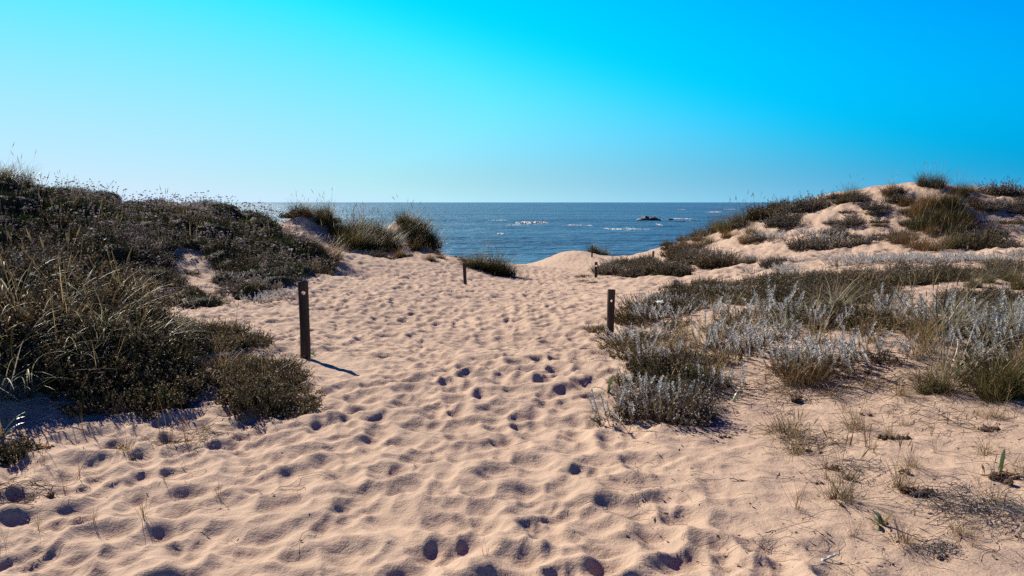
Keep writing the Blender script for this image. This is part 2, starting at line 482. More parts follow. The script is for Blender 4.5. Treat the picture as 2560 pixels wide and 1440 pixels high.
class Geo:
    def __init__(s): s.v = []; s.q = []; s.c = []; s.n = 0
    def add(s, v, q, c):
        v = v.reshape(-1, 3); s.v.append(v); s.q.append(q + s.n); s.n += len(v)
        s.c.append(np.broadcast_to(c, v.shape))
    def ribbons(s, P, W, side, col):
        """P (N,S,3) centre lines, W (N,S) half widths, side (N,3) or (N,S,3), col (N,3) or (N,S,3)"""
        N, S, _ = P.shape
        if side.ndim == 2: side = side[:, None]
        if col.ndim == 2: col = np.repeat(col[:, None], S, 1)
        V = np.stack([P - side * W[..., None], P + side * W[..., None]], 2)
        C = np.repeat(col[:, :, None], 2, 2)
        b = (np.arange(N)[:, None] * S + np.arange(S - 1)[None]) * 2
        q = np.stack([b, b + 1, b + 3, b + 2], -1).reshape(-1, 4)
        s.add(V, q, C.reshape(-1, 3))
    def diamonds(s, B, D, side, L, W, col, mid=.5):
        N = len(B)
        L = np.broadcast_to(L, N)[:, None]; W = np.broadcast_to(W, N)[:, None]
        m = B + D * L * mid
        V = np.stack([B, m + side * W, B + D * L, m - side * W], 1)
        q = (np.arange(N) * 4)[:, None] + np.arange(4)[None]
        s.add(V, q, np.repeat(np.broadcast_to(col, (N, 3))[:, None], 4, 1).reshape(-1, 3))
    def balls(s, B, R, col, flat=.7):
        """small eight-sided flower heads"""
        N = len(B); k = 6
        a = np.arange(k) * 2 * math.pi / k
        ring = np.stack([np.cos(a), np.sin(a), 0 * a], -1)
        base = np.concatenate([ring * .75 + [0, 0, -.55 * flat], ring + [0, 0, .0], ring * .6 + [0, 0, .6 * flat], [[0, 0, .75 * flat]], [[0, 0, -.7 * flat]]])
        V = B[:, None] + base[None] * np.broadcast_to(R, N)[:, None, None]
        q = []
        for r in (0, 1):
            for i in range(k): q.append([r * k + i, r * k + (i + 1) % k, (r + 1) * k + (i + 1) % k, (r + 1) * k + i])
        for i in range(0, k, 2):
            q.append([2 * k + i, 2 * k + (i + 1) % k, 2 * k + (i + 2) % k, 3 * k])
            q.append([i, 3 * k + 1, (i + 2) % k, (i + 1) % k])
        q = np.array(q)
        Q = (np.arange(N) * (3 * k + 2))[:, None, None] + q[None]
        s.add(V, Q.reshape(-1, 4), np.repeat(np.broadcast_to(col, (N, 3))[:, None], 3 * k + 2, 1).reshape(-1, 3))
    def mesh(s, name, mat, smooth=False):
        return mesh_np(name, np.concatenate(s.v), np.concatenate(s.q), mat, np.concatenate(s.c), smooth)

def pal(rng, n, cols, jit=.18):
    cols = np.array(cols, float); k = rng.integers(0, len(cols), n); k2 = rng.integers(0, len(cols), n)
    t = rng.random((n, 1)) * .5
    return np.clip((cols[k] * (1 - t) + cols[k2] * t) * (1 + jit * rng.normal(size=(n, 1))), .004, 1)

def curves(rng, n, rb, L, th0, th1, bend, S=7, az=None, flop=1.6):
    """arching centre lines growing from a small disc; also returns the sideways vector"""
    a = rng.random(n) * 2 * math.pi if az is None else az
    r = rb * np.sqrt(rng.random(n)); pa = rng.random(n) * 2 * math.pi
    B = np.stack([r * np.cos(pa), r * np.sin(pa), np.zeros(n) - .02], -1)
    th = th0 + (th1 - th0) * rng.random(n) + .35 * r / max(rb, 1e-3) * (th1 - th0)
    bd = bend * (.3 + 1.0 * rng.random(n))
    s = np.linspace(0, 1, S)
    ang = th[:, None] + bd[:, None] * s[None] ** flop
    ang = np.minimum(ang, 2.5)
    a2 = a[:, None] + (rng.normal(size=n) * .5)[:, None] * s[None]
    step = (L / (S - 1))[:, None]
    d = np.stack([np.sin(ang) * np.cos(a2), np.sin(ang) * np.sin(a2), np.cos(ang)], -1) * step[..., None]
    P = B[:, None] + np.concatenate([np.zeros((n, 1, 3)), np.cumsum(d[:, 1:], 1)], 1)
    side = np.stack([-np.sin(a), np.cos(a), 0 * a], -1)
    return P, side

GREEN = [(.034, .042, .011), (.052, .056, .016), (.08, .075, .026)]
STRAW = [(.24, .17, .08), (.16, .105, .042), (.30, .235, .13)]
RUST = [(.12, .052, .016), (.17, .08, .024), (.07, .034, .012)]

def grass_mesh(seed, n, L, rb=.10, th=(0.05, .55), bend=.9, w=.0032, cols=GREEN + STRAW, heads=0, headL=1.15, S=7):
    rng = np.random.default_rng(seed)
    g = Geo()
    ln = L * (.28 + .8 * rng.random(n) ** 1.1)
    P, side = curves(rng, n, rb, ln, th[0], th[1], bend, S)
    s = np.linspace(0, 1, S)
    W = w * (.75 + .6 * rng.random(n))[:, None] * (1 - s[None] ** 1.6 * .93)
    g.ribbons(P, W, side, pal(rng, n, cols))
    blades = g.mesh('blades', M_GRASS)
    hm = None
    if heads:
        h = Geo()
        ln = L * headL * (.8 + .35 * rng.random(heads))
        P, side = curves(rng, heads, rb * .8, ln, .02, .28, .25, 6)
        h.ribbons(P, np.full((heads, 6), .0019), side, pal(rng, heads, STRAW))
        for k in range(3):
            tip = P[:, -1]; d = unit(P[:, -1] - P[:, -2])
            aa = k * 2.1; sv = unit(np.cross(d, np.array([math.cos(aa), math.sin(aa), .1])))
            h.diamonds(tip - d * .02, d, sv, .13 + .05 * rng.random(heads), .007, pal(rng, heads, [(.34, .26, .15), (.28, .2, .1)]), .35)
        hm = h.mesh('seed_heads', M_GRASS)
    return blades, hm

def sprig_mesh(seed, n, R, H, leaf=.014, nl=12, cols=None, tip=None, lean=.75, leafw=.28, dead=0.0, stemcol=(.05, .035, .025), up=.55):
    """a low bush: many short sprigs set with small leaves"""
    rng = np.random.default_rng(seed)
    a = rng.random(n) * 2 * math.pi; r = np.sqrt(rng.random(n))
    wob = 1 + .22 * np.cos(a * 2 + seed) + .15 * np.cos(a * 3 + seed * 2.1) + .1 * np.cos(5 * a + seed)
    bx, by = r * R * wob * np.cos(a), r * R * wob * np.sin(a)
    hh = H * (.35 + .65 * np.sqrt(np.clip(1 - r ** 2, 0, 1))) * (.72 + .8 * perlin(bx * 2.6 / max(R, .2) + seed, by * 2.6 / max(R, .2), seed)) * (.6 + .7 * rng.random(n))
    ln = lean * r * (.5 + .8 * rng.random(n))
    az = a + rng.normal(size=n) * .7
    d = np.stack([np.sin(ln) * np.cos(az), np.sin(ln) * np.sin(az), np.cos(ln)], -1)
    B = np.stack([bx * .72, by * .72, np.full(n, -.03)], -1)
    S = 4; s = np.linspace(0, 1, S)
    crv = np.stack([np.cos(az), np.sin(az), 0 * az], -1) * (hh * .18 * rng.normal(size=n))[:, None]
    L = hh / np.maximum(np.cos(ln), .35)
    P = B[:, None] + d[:, None] * (L[:, None] * s[None])[..., None] + crv[:, None] * (s[None] ** 2)[..., None]
    g = Geo()
    side = unit(np.cross(d, rng.normal(size=(n, 3))))
    g.ribbons(P, np.full((n, S), .0022), side, np.broadcast_to(np.array(stemcol), (n, 3)))
    # leaves
    t = .18 + .82 * rng.random((n, nl)) ** .8
    idx = np.arange(n)[:, None]
    Q = B[:, None] + d[:, None] * (L[:, None] * t)[..., None] + crv[:, None] * (t ** 2)[..., None]
    Q = Q.reshape(-1, 3); D0 = np.repeat(d, nl, 0); N = len(Q)
    rad = unit(np.cross(D0, rng.normal(size=(N, 3))))
    D = unit(D0 * up + rad * (1 - up * .6) + rng.normal(size=(N, 3)) * .12)
    sd = unit(np.cross(D, rng.normal(size=(N, 3))))
    col = np.repeat(pal(rng, n, cols), nl, 0) * (1 + .18 * rng.normal(size=(N, 1)))
    if tip is not None:
        k = (t.ravel() > .80) & (rng.random(N) < .62)
        col[k] = pal(rng, int(k.sum()), tip)
    if dead:
        k = (t.ravel() < .55) & (rng.random(N) < dead)
        col[k] = pal(rng, int(k.sum()), [(.10, .06, .03), (.06, .04, .03), (.16, .09, .04)])
    sz = leaf * (.6 + .8 * rng.random(N))
    g.diamonds(Q, D, sd, sz, sz * leafw, np.clip(col, .004, 1))
    return g.mesh('sprigs', M_HEATH)

def cushion_mesh(seed, n, R, H, cols, leaf=.05):
    """dense rounded cushion of needle leaves over a woody core"""
    rng = np.random.default_rng(seed)
    u = rng.random(n) * 2 * math.pi; v = np.arccos(1 - rng.random(n) * 1.0)
    wob = 1 + .2 * np.cos(u * 2 + seed) + .14 * np.cos(u * 3 + seed * 1.7)
    o = np.stack([np.cos(u) * np.sin(v) * wob, np.sin(u) * np.sin(v) * wob, np.cos(v)], -1)
    bump = 1 + .18 * perlin(o[:, 0] * 3 + seed, o[:, 1] * 3, seed) + .12 * perlin(o[:, 0] * 7, o[:, 1] * 7 + seed, seed + 1)
    shell = (.72 + .25 * rng.random(n))
    B = o * bump[:, None] * shell[:, None] * np.array([R, R, H])
    D = unit(o * np.array([1, 1, 1.2]) + rng.normal(size=(n, 3)) * .45 + [0, 0, .35])
    sd = unit(np.cross(D, rng.normal(size=(n, 3))))
    g = Geo()
    sz = leaf * (.6 + .7 * rng.random(n))
    patch = perlin(o[:, 0] * 2.2 + 9, o[:, 1] * 2.2 + seed, seed + 4)[:, None]
    g.diamonds(B, D, sd, sz, sz * .09, np.clip(pal(rng, n, cols, .25) * (1 + .7 * patch), .004, 1), .4)
    leaves = g.mesh('leaves', M_HEATH)
    P, q = lump(20, 12, seed, .25)
    P = P * np.array([R, R, H]) * .78; P[:, 2] = np.maximum(P[:, 2], -.06)
    core = mesh_np('woody_core', P, q, M_TWIG, np.broadcast_to(np.array([.03, .026, .018]), P.shape))
    return leaves, core, (R, H, seed)

def flower_mesh(seed, n, R, H, L=.22, head=.021, cols=((.48, .39, .36), (.38, .29, .25), (.58, .50, .47), (.22, .14, .10))):
    rng = np.random.default_rng(seed)
    u = rng.random(n) * 2 * math.pi; v = np.arccos(1 - rng.random(n) * .95)
    B = np.stack([np.cos(u) * np.sin(v) * R, np.sin(u) * np.sin(v) * R, np.cos(v) * H], -1) * .9
    S = 4; s = np.linspace(0, 1, S)
    d = unit(np.stack([np.cos(u) * np.sin(v) * .55, np.sin(u) * np.sin(v) * .55, .8 + 0 * u], -1) + rng.normal(size=(n, 3)) * .13)
    ln = L * (.6 + .7 * rng.random(n))
    P = B[:, None] + d[:, None] * (ln[:, None] * s)[..., None]
    P[..., 2] += (ln[:, None] * .12 * s[None] ** 2)
    g = Geo()
    side = unit(np.cross(d, rng.normal(size=(n, 3))))
    g.ribbons(P, np.full((n, S), .0016), side, pal(rng, n, [(.12, .09, .05), (.17, .13, .08)]))
    stalks = g.mesh('flower_stalks', M_GRASS)
    h = Geo(); h.balls(P[:, -1], head * (.7 + .6 * rng.random(n)), pal(rng, n, cols))
    return stalks, h.mesh('flower_heads', M_FLOWER)

SILVER = [(.47, .475, .47), (.58, .58, .57), (.34, .34, .33), (.52, .51, .48)]
def silver_stem(seed, H, nl, leaf=.027, S=6, wleaf=.19):
    rng = np.random.default_rng(seed)
    g = Geo()
    P, side = curves(rng, 1, .001, np.array([H]), .05, .35, .5, S)
    if rng.random() < .6:                      # many stems bow first and then turn upwards
        P[0, :, 2] = np.linspace(-.02, H * .93, S)
        P[0, :, :2] *= np.linspace(1.2, .8, S)[:, None]
    g.ribbons(P, np.full((1, S), .0028), side, np.array([[.16, .12, .09]]))
    g.ribbons(P, np.full((1, S), .0028), np.array([[side[0, 1], -side[0, 0], 0]]), np.array([[.16, .12, .09]]))
    t = np.linspace(.22, 1, nl) ** .85
    Q = np.stack([np.interp(t, np.linspace(0, 1, S), P[0, :, k]) for k in range(3)], -1)
    a = np.arange(nl) * 2.4 + rng.normal(size=nl) * .3
    upw = .55 + .5 * t
    D = unit(np.stack([np.cos(a), np.sin(a), upw], -1) + rng.normal(size=(nl, 3)) * .12)
    sd = unit(np.cross(D, np.array([0, 0, 1.0])))
    col = pal(rng, nl, SILVER, .1)
    low = (t < .42 + .15 * rng.random(nl))
    col[low] = pal(rng, int(low.sum()), [(.20, .15, .11), (.14, .09, .05), (.26, .23, .2)])
    sz = leaf * (.75 + .5 * rng.random(nl)) * np.where(t > .92, .7, 1)
    g.diamonds(Q, D, sd, sz, sz * wleaf, col, .55)
    if rng.random() < .35:
        n = 7
        h = P[0, -1] + rng.normal(size=(n, 3)) * [.012, .012, .004]
        g.balls(h, .006, pal(rng, n, [(.30, .22, .12), (.36, .30, .20)]))
    return g

def tube(points, radii, k=8, col=None):
    pts = np.asarray(points, float); S = len(pts)
    d = unit(np.gradient(pts, axis=0))
    ref = np.array([0, 0, 1.0]) if abs(d[0, 2]) < .9 else np.array([1.0, 0, 0])
    u = unit(np.cross(d, ref)); w = np.cross(d, u)
    a = np.arange(k) * 2 * math.pi / k
    V = pts[:, None] + (u[:, None] * np.cos(a)[None, :, None] + w[:, None] * np.sin(a)[None, :, None]) * np.asarray(radii)[:, None, None]
    i = np.arange(S - 1)[:, None] * k; j = np.arange(k)[None]; j2 = (j + 1) % k
    q = np.stack([i + j, i + j2, i + k + j2, i + k + j], -1).reshape(-1, 4)
    return V.reshape(-1, 3), q

# ------------------------------------------------------------------ prototypes (mesh data shared by all copies)
HEATHC = [(.032, .026, .006), (.048, .033, .008), (.026, .031, .006), (.075, .044, .012)]
HEATHTIP = [(.20, .135, .06), (.12, .08, .033), (.27, .20, .115)]
GREYC = [(.085, .064, .036), (.125, .097, .058), (.065, .044, .022), (.13, .078, .032)]
GREYTIP = [(.26, .23, .20), (.18, .15, .125), (.33, .30, .275)]
DARKG = [(.011, .021, .002), (.018, .032, .003), (.030, .042, .004), (.03, .027, .006)]
PROTO = {}
PROTO['marram'] = [grass_mesh(100 + k, 560, .80, .22, (.05, .72), 1.1, .0034, GREEN * 3 + STRAW[:2] + RUST[:1], 5, .98) for k in range(3)]
PROTO['marram_dry'] = [grass_mesh(120 + k, 600, .70, .26, (.05, .9), .9, .0032, STRAW[:2] + RUST * 2 + GREEN[2:], 3, .98) for k in range(3)]
PROTO['marram_dark'] = [grass_mesh(140 + k, 800, .80, .34, (.05, .8), 1.1, .0038, [(.022, .028, .008), (.034, .038, .011), (.05, .05, .018), (.06, .035, .012)], 4, .98) for k in range(2)]
PROTO['marram_arching'] = [grass_mesh(160 + k, 95, 1.05, .14, (.15, .85), 1.4, .0044, GREEN[:2] + [(.22, .20, .11), (.38, .34, .24), (.46, .43, .34)], 0, 1.1, 10) for k in range(3)]  # the palest blade colours stand in for sun glints
PROTO['fine'] = [grass_mesh(180 + k, 150, .34, .06, (.25, 1.15), .5, .0018, STRAW + RUST + GREEN[2:], 0) for k in range(3)]
PROTO['straw'] = [grass_mesh(220 + k, 120, .52, .12, (.1, .95), .7, .0026, STRAW + RUST[:2] + GREEN[1:], 4, .98) for k in range(4)]
PROTO['stalks'] = [grass_mesh(200 + k, 12, .42, .03, (.03, .45), .3, .0019, RUST[:2] + STRAW[:2], 0) for k in range(3)]
HEATHSETS = [HEATHC, [(.022, .028, .005), (.034, .040, .007), (.05, .046, .010)], [(.060, .034, .010), (.085, .045, .012), (.04, .03, .008)], [(.026, .020, .008), (.04, .032, .012), (.03, .03, .008)], HEATHC + [(.09, .075, .03)]]
PROTO['heath'] = [(sprig_mesh(300 + k, 480 + 60 * (k % 3), .55, .34, .020 + .003 * (k % 4), 16, HEATHSETS[k % 5], HEATHTIP),) for k in range(7)]
PROTO['heath_grey'] = [(sprig_mesh(320 + k, 520, .55, .34, .026, 15, GREYC, GREYTIP, dead=.5),) for k in range(3)]
PROTO['heath_low'] = [(sprig_mesh(340 + k, 330, .55, .20, .024, 12, [(.075, .055, .02), (.10, .085, .03), (.13, .075, .025), (.06, .055, .02)], HEATHTIP + [(.20, .16, .08)], lean=1.0),) for k in range(3)]
PROTO['thrift'] = [cushion_mesh(360 + k, 4200, .55, .30, DARKG)[:2] + flower_mesh(460 + k, 34, .55, .30) for k in range(4)]
PROTO['thrift_dry'] = [cushion_mesh(380 + k, 3000, .5, .24, DARKG + [(.07, .05, .03), (.09, .07, .05)])[:2] + flower_mesh(480 + k, 62, .55, .26, .2) for k in range(3)]
PROTO['cushion'] = [cushion_mesh(400 + k, 3600, .42, .34, [(.025, .033, .006), (.036, .042, .008), (.05, .042, .01)])[:2] for k in range(2)]

def merge(geos):
    """join several Geo pieces, each already numbered from zero"""
    v = []; q = []; c = []; off = 0
    for gv, gq, gc in geos:
        v.append(gv); q.append(gq + off); c.append(gc); off += len(gv)
    return np.concatenate(v), np.concatenate(q), np.concatenate(c)

def silver_far(seed, n, R, H, nl=34):
    rng = np.random.default_rng(seed); pcs = []
    for k in range(n):
        st = silver_stem(seed * 50 + k, H * (.55 + .6 * rng.random()), nl, .030, 5, .24)
        V = np.concatenate(st.v); Q = np.concatenate(st.q); C = np.concatenate(st.c)
        a = rng.random() * 6.28; r = R * math.sqrt(rng.random()); tz = rng.random() * 6.28; c, s_ = math.cos(tz), math.sin(tz)
        W = V.copy()
        W[:, 0] = V[:, 0] * c - V[:, 1] * s_ + r * math.cos(a) * (1 + .6 * V[:, 2] / H); W[:, 1] = V[:, 0] * s_ + V[:, 1] * c + r * math.sin(a) * (1 + .6 * V[:, 2] / H)
        pcs.append((W, Q, C))
    v, q, c = merge(pcs)
    return mesh_np('stems', v, q, M_SILVER, c)
PROTO['silver_far'] = [(silver_far(500 + k, 52, .38, .26),) for k in range(4)]
STEMS = []
for k in range(10):
    st = silver_stem(600 + k, .20 + .03 * (k % 6), 62)
    STEMS.append(st.mesh('stem', M_SILVER))
PROTO['silver_base'] = [(sprig_mesh(640 + k, 200, .26, .10, .017, 9, GREYC + [(.09, .05, .025)], None, 1.1, dead=.7),) for k in range(3)]

PART_NAMES = {'marram': ('blades', 'seed_heads'), 'marram_dry': ('blades', 'seed_heads'), 'marram_dark': ('blades', 'seed_heads'), 'marram_arching': ('blades', 'seed_heads'),
              'fine': ('blades', 'seed_heads'), 'stalks': ('blades', 'seed_heads'), 'straw': ('blades', 'seed_heads'), 'heath': ('sprigs',), 'heath_grey': ('sprigs',), 'heath_low': ('sprigs',),
              'thrift': ('leaves', 'woody_core', 'flower_stalks', 'flower_heads'), 'thrift_dry': ('leaves', 'woody_core', 'flower_stalks', 'flower_heads'),
              'cushion': ('leaves', 'woody_core'), 'silver_far': ('stems',), 'silver_base': ('lower_leaves',)}
OBJ_NAME = {'marram': 'marram_grass_tuft', 'marram_dry': 'dry_marram_tuft', 'marram_dark': 'marram_grass_tuft', 'marram_arching': 'arching_marram_tuft', 'fine': 'fine_grass_tuft',
            'stalks': 'dry_stalk_plant', 'straw': 'straw_grass_tuft', 'heath': 'brown_heath_bush', 'heath_grey': 'grey_heath_bush', 'heath_low': 'low_heath_mat', 'thrift': 'thrift_cushion', 'thrift_dry': 'dry_thrift_cushion',
            'cushion': 'green_cushion_bush', 'silver_far': 'silver_everlasting_clump', 'silver_near': 'silver_everlasting_clump'}
CATEGORY = {'marram': 'grass tuft', 'marram_dry': 'grass tuft', 'marram_dark': 'grass tuft', 'marram_arching': 'grass tuft', 'fine': 'grass tuft', 'stalks': 'dry plant', 'straw': 'grass tuft', 'heath': 'bush', 'heath_grey': 'bush',
            'heath_low': 'bush', 'thrift': 'flowering bush', 'thrift_dry': 'flowering bush', 'cushion': 'bush', 'silver_far': 'silver plant', 'silver_near': 'silver plant'}
LOOK = {'marram': 'green and straw marram tuft', 'marram_dry': 'straw-brown marram tuft', 'marram_dark': 'dark full marram tuft', 'marram_arching': 'arching glint-painted marram tuft', 'fine': 'small spiky dry grass tuft',
        'stalks': 'thin reddish dry stalks', 'straw': 'thin straw-coloured tuft', 'heath': 'dark brown bush', 'heath_grey': 'grey-brown bush', 'heath_low': 'low olive-brown mat', 'thrift': 'dark green flowering cushion',
        'thrift_dry': 'brown dry-flowered cushion', 'cushion': 'rounded dark green bush', 'silver_far': 'silver-grey upright clump', 'silver_near': 'silver-grey upright clump'}
ORD = ['leftmost'] + [w + ' from left' for w in 'second third fourth fifth sixth seventh eighth ninth tenth eleventh twelfth thirteenth fourteenth fifteenth sixteenth seventeenth eighteenth nineteenth twentieth'.split()] + ['twenty-' + w + ' from left' for w in 'first second third fourth fifth sixth seventh eighth ninth'.split()] + ['thirtieth from left'] + ['thirty-' + w + ' from left' for w in 'first second third fourth fifth'.split()]
RNG = np.random.default_rng(2024)
PLANTS = []                                     # (species, x, y, size, zone phrase)

def on_ground(px, py, dmin=2.5, dmax=64):
    """where the sight line through a point of the photograph first meets the terrain"""
    px = np.atleast_1d(np.asarray(px, float)); py = np.atleast_1d(np.asarray(py, float))
    a, b = ray(px, py)
    ds = np.geomspace(dmin, dmax, 260)
    X = a[:, None] * ds[None]; Y = np.repeat(ds[None], len(px), 0); Zr = CAM_Z + b[:, None] * ds[None]
    hit = Zr < base_height(X, Y)
    k = np.where(hit.any(1), hit.argmax(1), -1)
    d = np.where(k >= 0, ds[np.maximum(k, 0)], np.nan)
    return a * d, d

def inside(px, py, poly):
    poly = np.asarray(poly, float); r = np.zeros(len(px), bool)
    x2, y2 = np.roll(poly[:, 0], -1), np.roll(poly[:, 1], -1)
    for (xa, ya), xb, yb in zip(poly, x2, y2):
        c = ((ya > py) != (yb > py)) & (px < (xb - xa) * (py - ya) / (yb - ya + 1e-9) + xa)
        r ^= c
    return r

def zone(phrase, poly, mix, n, size, gap, tries=600):
    """scatter up to n plants over the patch of ground seen inside poly; mix = [(species, weight)]"""
    p = np.asarray(poly, float)
    px = p[:, 0].min() + np.ptp(p[:, 0]) * RNG.random(tries); py = p[:, 1].min() + np.ptp(p[:, 1]) * RNG.random(tries)
    k = inside(px, py, p); px, py = px[k], py[k]
    x, y = on_ground(px, py); ok = ~np.isnan(x); x, y = x[ok], y[ok]
    names = [m[0] for m in mix]; w = np.array([m[1] for m in mix], float); w /= w.sum()
    got = []
    for i in range(len(x)):
        if len(got) >= n: break
        if all((x[i] - gx) ** 2 + (y[i] - gy) ** 2 > gap * gap for gx, gy in got):
            got.append((x[i], y[i]))
            PLANTS.append((names[RNG.choice(len(names), p=w)], float(x[i]), float(y[i]), size[0] + (size[1] - size[0]) * RNG.random(), phrase))

def spot(species, px, py, size, phrase):
    x, y = on_ground(px, py)
    if not np.isnan(x[0]): PLANTS.append((species, float(x[0]), float(y[0]), size, phrase))

# left: the big planted dune, the near hummock and its foot
zone('on the left dune crest', [(0, 478), (180, 500), (350, 512), (500, 512), (620, 540), (640, 560), (500, 545), (330, 545), (180, 540), (0, 530)], [('thrift', 3), ('thrift_dry', 4)], 20, (.9, 1.3), .65)
zone('on the upper left dune face', [(0, 525), (180, 535), (330, 545), (480, 545), (420, 575), (330, 585), (200, 580), (0, 610)], [('thrift', 5), ('thrift_dry', 3), ('heath', 1)], 20, (1.0, 1.4), .7)
zone('on the dark band of the left dune', [(400, 560), (520, 560), (640, 560), (720, 610), (820, 680), (700, 690), (600, 650), (500, 620), (400, 590)], [('thrift', 6), ('thrift_dry', 2), ('cushion', 2)], 20, (1.0, 1.35), .6)
zone('by the sand streak of the left dune', [(225, 600), (330, 595), (420, 640), (400, 660), (280, 650)], [('heath_grey', 3), ('heath', 2)], 9, (.75, 1.05), .5)
zone('at the left dune foot', [(280, 660), (400, 670), (450, 720), (520, 765), (430, 770), (330, 740)], [('heath_grey', 4), ('heath', 2), ('thrift_dry', 1)], 14, (.7, 1.0), .5)
spot('cushion', 478, 758, 1.0, 'biggest at the left dune foot beside the sand')
spot('cushion', 560, 708, .6, 'small at the left dune foot above the twin green bush')
spot('cushion', 622, 742, .55, 'small at the left dune foot nearest the left post')
spot('cushion', 600, 748, .32, 'tiny at the left dune foot')
zone('on the sand behind the near left post', [(540, 700), (640, 690), (710, 740), (700, 765), (560, 762)], [('silver_far', 3), ('heath_grey', 2)], 8, (.6, .85), .45)
zone('on the open streak of the left dune', [(430, 620), (520, 660), (600, 690), (560, 700), (450, 680), (400, 640)], [('heath_low', 3), ('silver_far', 1)], 5, (.5, .7), .8)
zone('high on the left dune', [(330, 580), (380, 580), (390, 610), (350, 620)], [('silver_far', 1)], 2, (.9, 1.0), .4)
zone('among the left dune flowers', [(420, 520), (520, 515), (530, 530), (430, 535)], [('silver_far', 1)], 3, (.9, 1.1), .5)
zone('at the right end of the left dune', [(640, 570), (720, 590), (830, 680), (830, 692), (720, 680)], [('heath', 3), ('thrift_dry', 2), ('marram_dry', 1)], 9, (.7, 1.0), .6)
for k, (px, py, s) in enumerate([(60, 470, 1.0), (10, 465, 1.1), (165, 500, .8), (210, 512, .8), (640, 555, .7), (690, 580, .7)]):
    spot('marram', px, py, s, 'standing against the sky on the left dune')
zone('on the near left hummock', [(0, 640), (120, 650), (250, 740), (330, 800), (390, 830), (330, 880), (200, 880), (0, 860)], [('heath_grey', 3), ('heath', 5)], 26, (.7, 1.2), .38)
zone('on the shaded left hummock side', [(0, 860), (200, 880), (380, 870), (420, 920), (250, 960), (0, 960)], [('heath', 1)], 16, (.8, 1.05), .36)
zone('in front of the left hummock', [(170, 940), (420, 900), (460, 960), (400, 1045), (260, 1045), (170, 1000)], [('heath', 1)], 15, (.5, .72), .26)
zone('in the row right of the left hummock', [(390, 800), (520, 830), (640, 850), (620, 885), (520, 870), (400, 850)], [('heath_low', 3), ('heath', 2)], 15, (.45, .68), .3)
zone('left of the near left post', [(470, 870), (600, 880), (560, 980), (470, 960)], [('heath_low', 1)], 6, (.45, .6), .35)
zone('at the path edge below the near left post', [(600, 900), (690, 930), (765, 1000), (740, 1040), (640, 1040), (590, 980)], [('heath', 3), ('heath_low', 1)], 12, (.42, .62), .22)
spot('marram_arching', 250, 860, 1.0, 'middle of the left hummock')
spot('marram_arching', 340, 900, .9, 'right side of the left hummock')
spot('marram_arching', 40, 1000, 1.0, 'at the left picture edge below the hummock')
spot('marram_arching', -20, 960, .9, 'half cut by the left picture edge')
spot('marram_arching', 90, 850, .9, 'high on the left hummock')
spot('marram_arching', 160, 800, .8, 'top of the left hummock')
spot('marram_arching', 300, 800, .9, 'behind the middle of the left hummock')
spot('marram_arching', 20, 780, 1.0, 'high at the left picture edge')
spot('marram_arching', 200, 920, .8, 'low in the left hummock front')
spot('marram_arching', 420, 880, .6, 'short at the right end of the left hummock')
zone('with dry wisps over the left hummock', [(0, 660), (200, 720), (380, 830), (430, 900), (300, 980), (0, 960)], [('straw', 1)], 14, (.8, 1.3), .35)
zone('in thin growth by the near left post', [(400, 800), (620, 850), (740, 960), (700, 1030), (560, 1000), (480, 900)], [('straw', 3), ('fine', 1)], 14, (.5, .85), .3)
zone('wispy among the left dune flowers', [(0, 500), (350, 530), (620, 560), (760, 660), (500, 620), (0, 600)], [('straw', 1)], 12, (1.0, 1.5), .8)
spot('heath', 5, 1150, .5, 'dark and cut by the left picture edge low down')
spot('stalks', 192, 1200, .9, 'on bare sand at lower left')
spot('stalks', 418, 1105, 1.1, 'in front of the left hummock')
spot('stalks', 470, 1120, .8, 'just right of the taller stalks before the hummock')
spot('stalks', 550, 1255, .6, 'alone on the sand lower left of the path')
spot('stalks', 752, 888, .6, 'against the foot of the near left post')
spot('stalks', 100, 1350, .5, 'lowest at the bottom left corner')
spot('stalks', 235, 1330, .5, 'near the bottom left footprints')
spot('stalks', 1215, 1420, .4, 'by itself at the bottom middle')

zone('on the middle slope of the left dune', [(0, 575), (230, 580), (400, 595), (410, 640), (300, 655), (0, 650)], [('heath', 3), ('thrift_dry', 2), ('thrift', 2), ('cushion', 1), ('heath_grey', 2)], 24, (.9, 1.25), .5)
zone('low on the dark band of the left dune', [(520, 630), (650, 650), (760, 690), (690, 712), (560, 680)], [('thrift', 3), ('heath', 2), ('thrift_dry', 2)], 12, (.8, 1.1), .5)
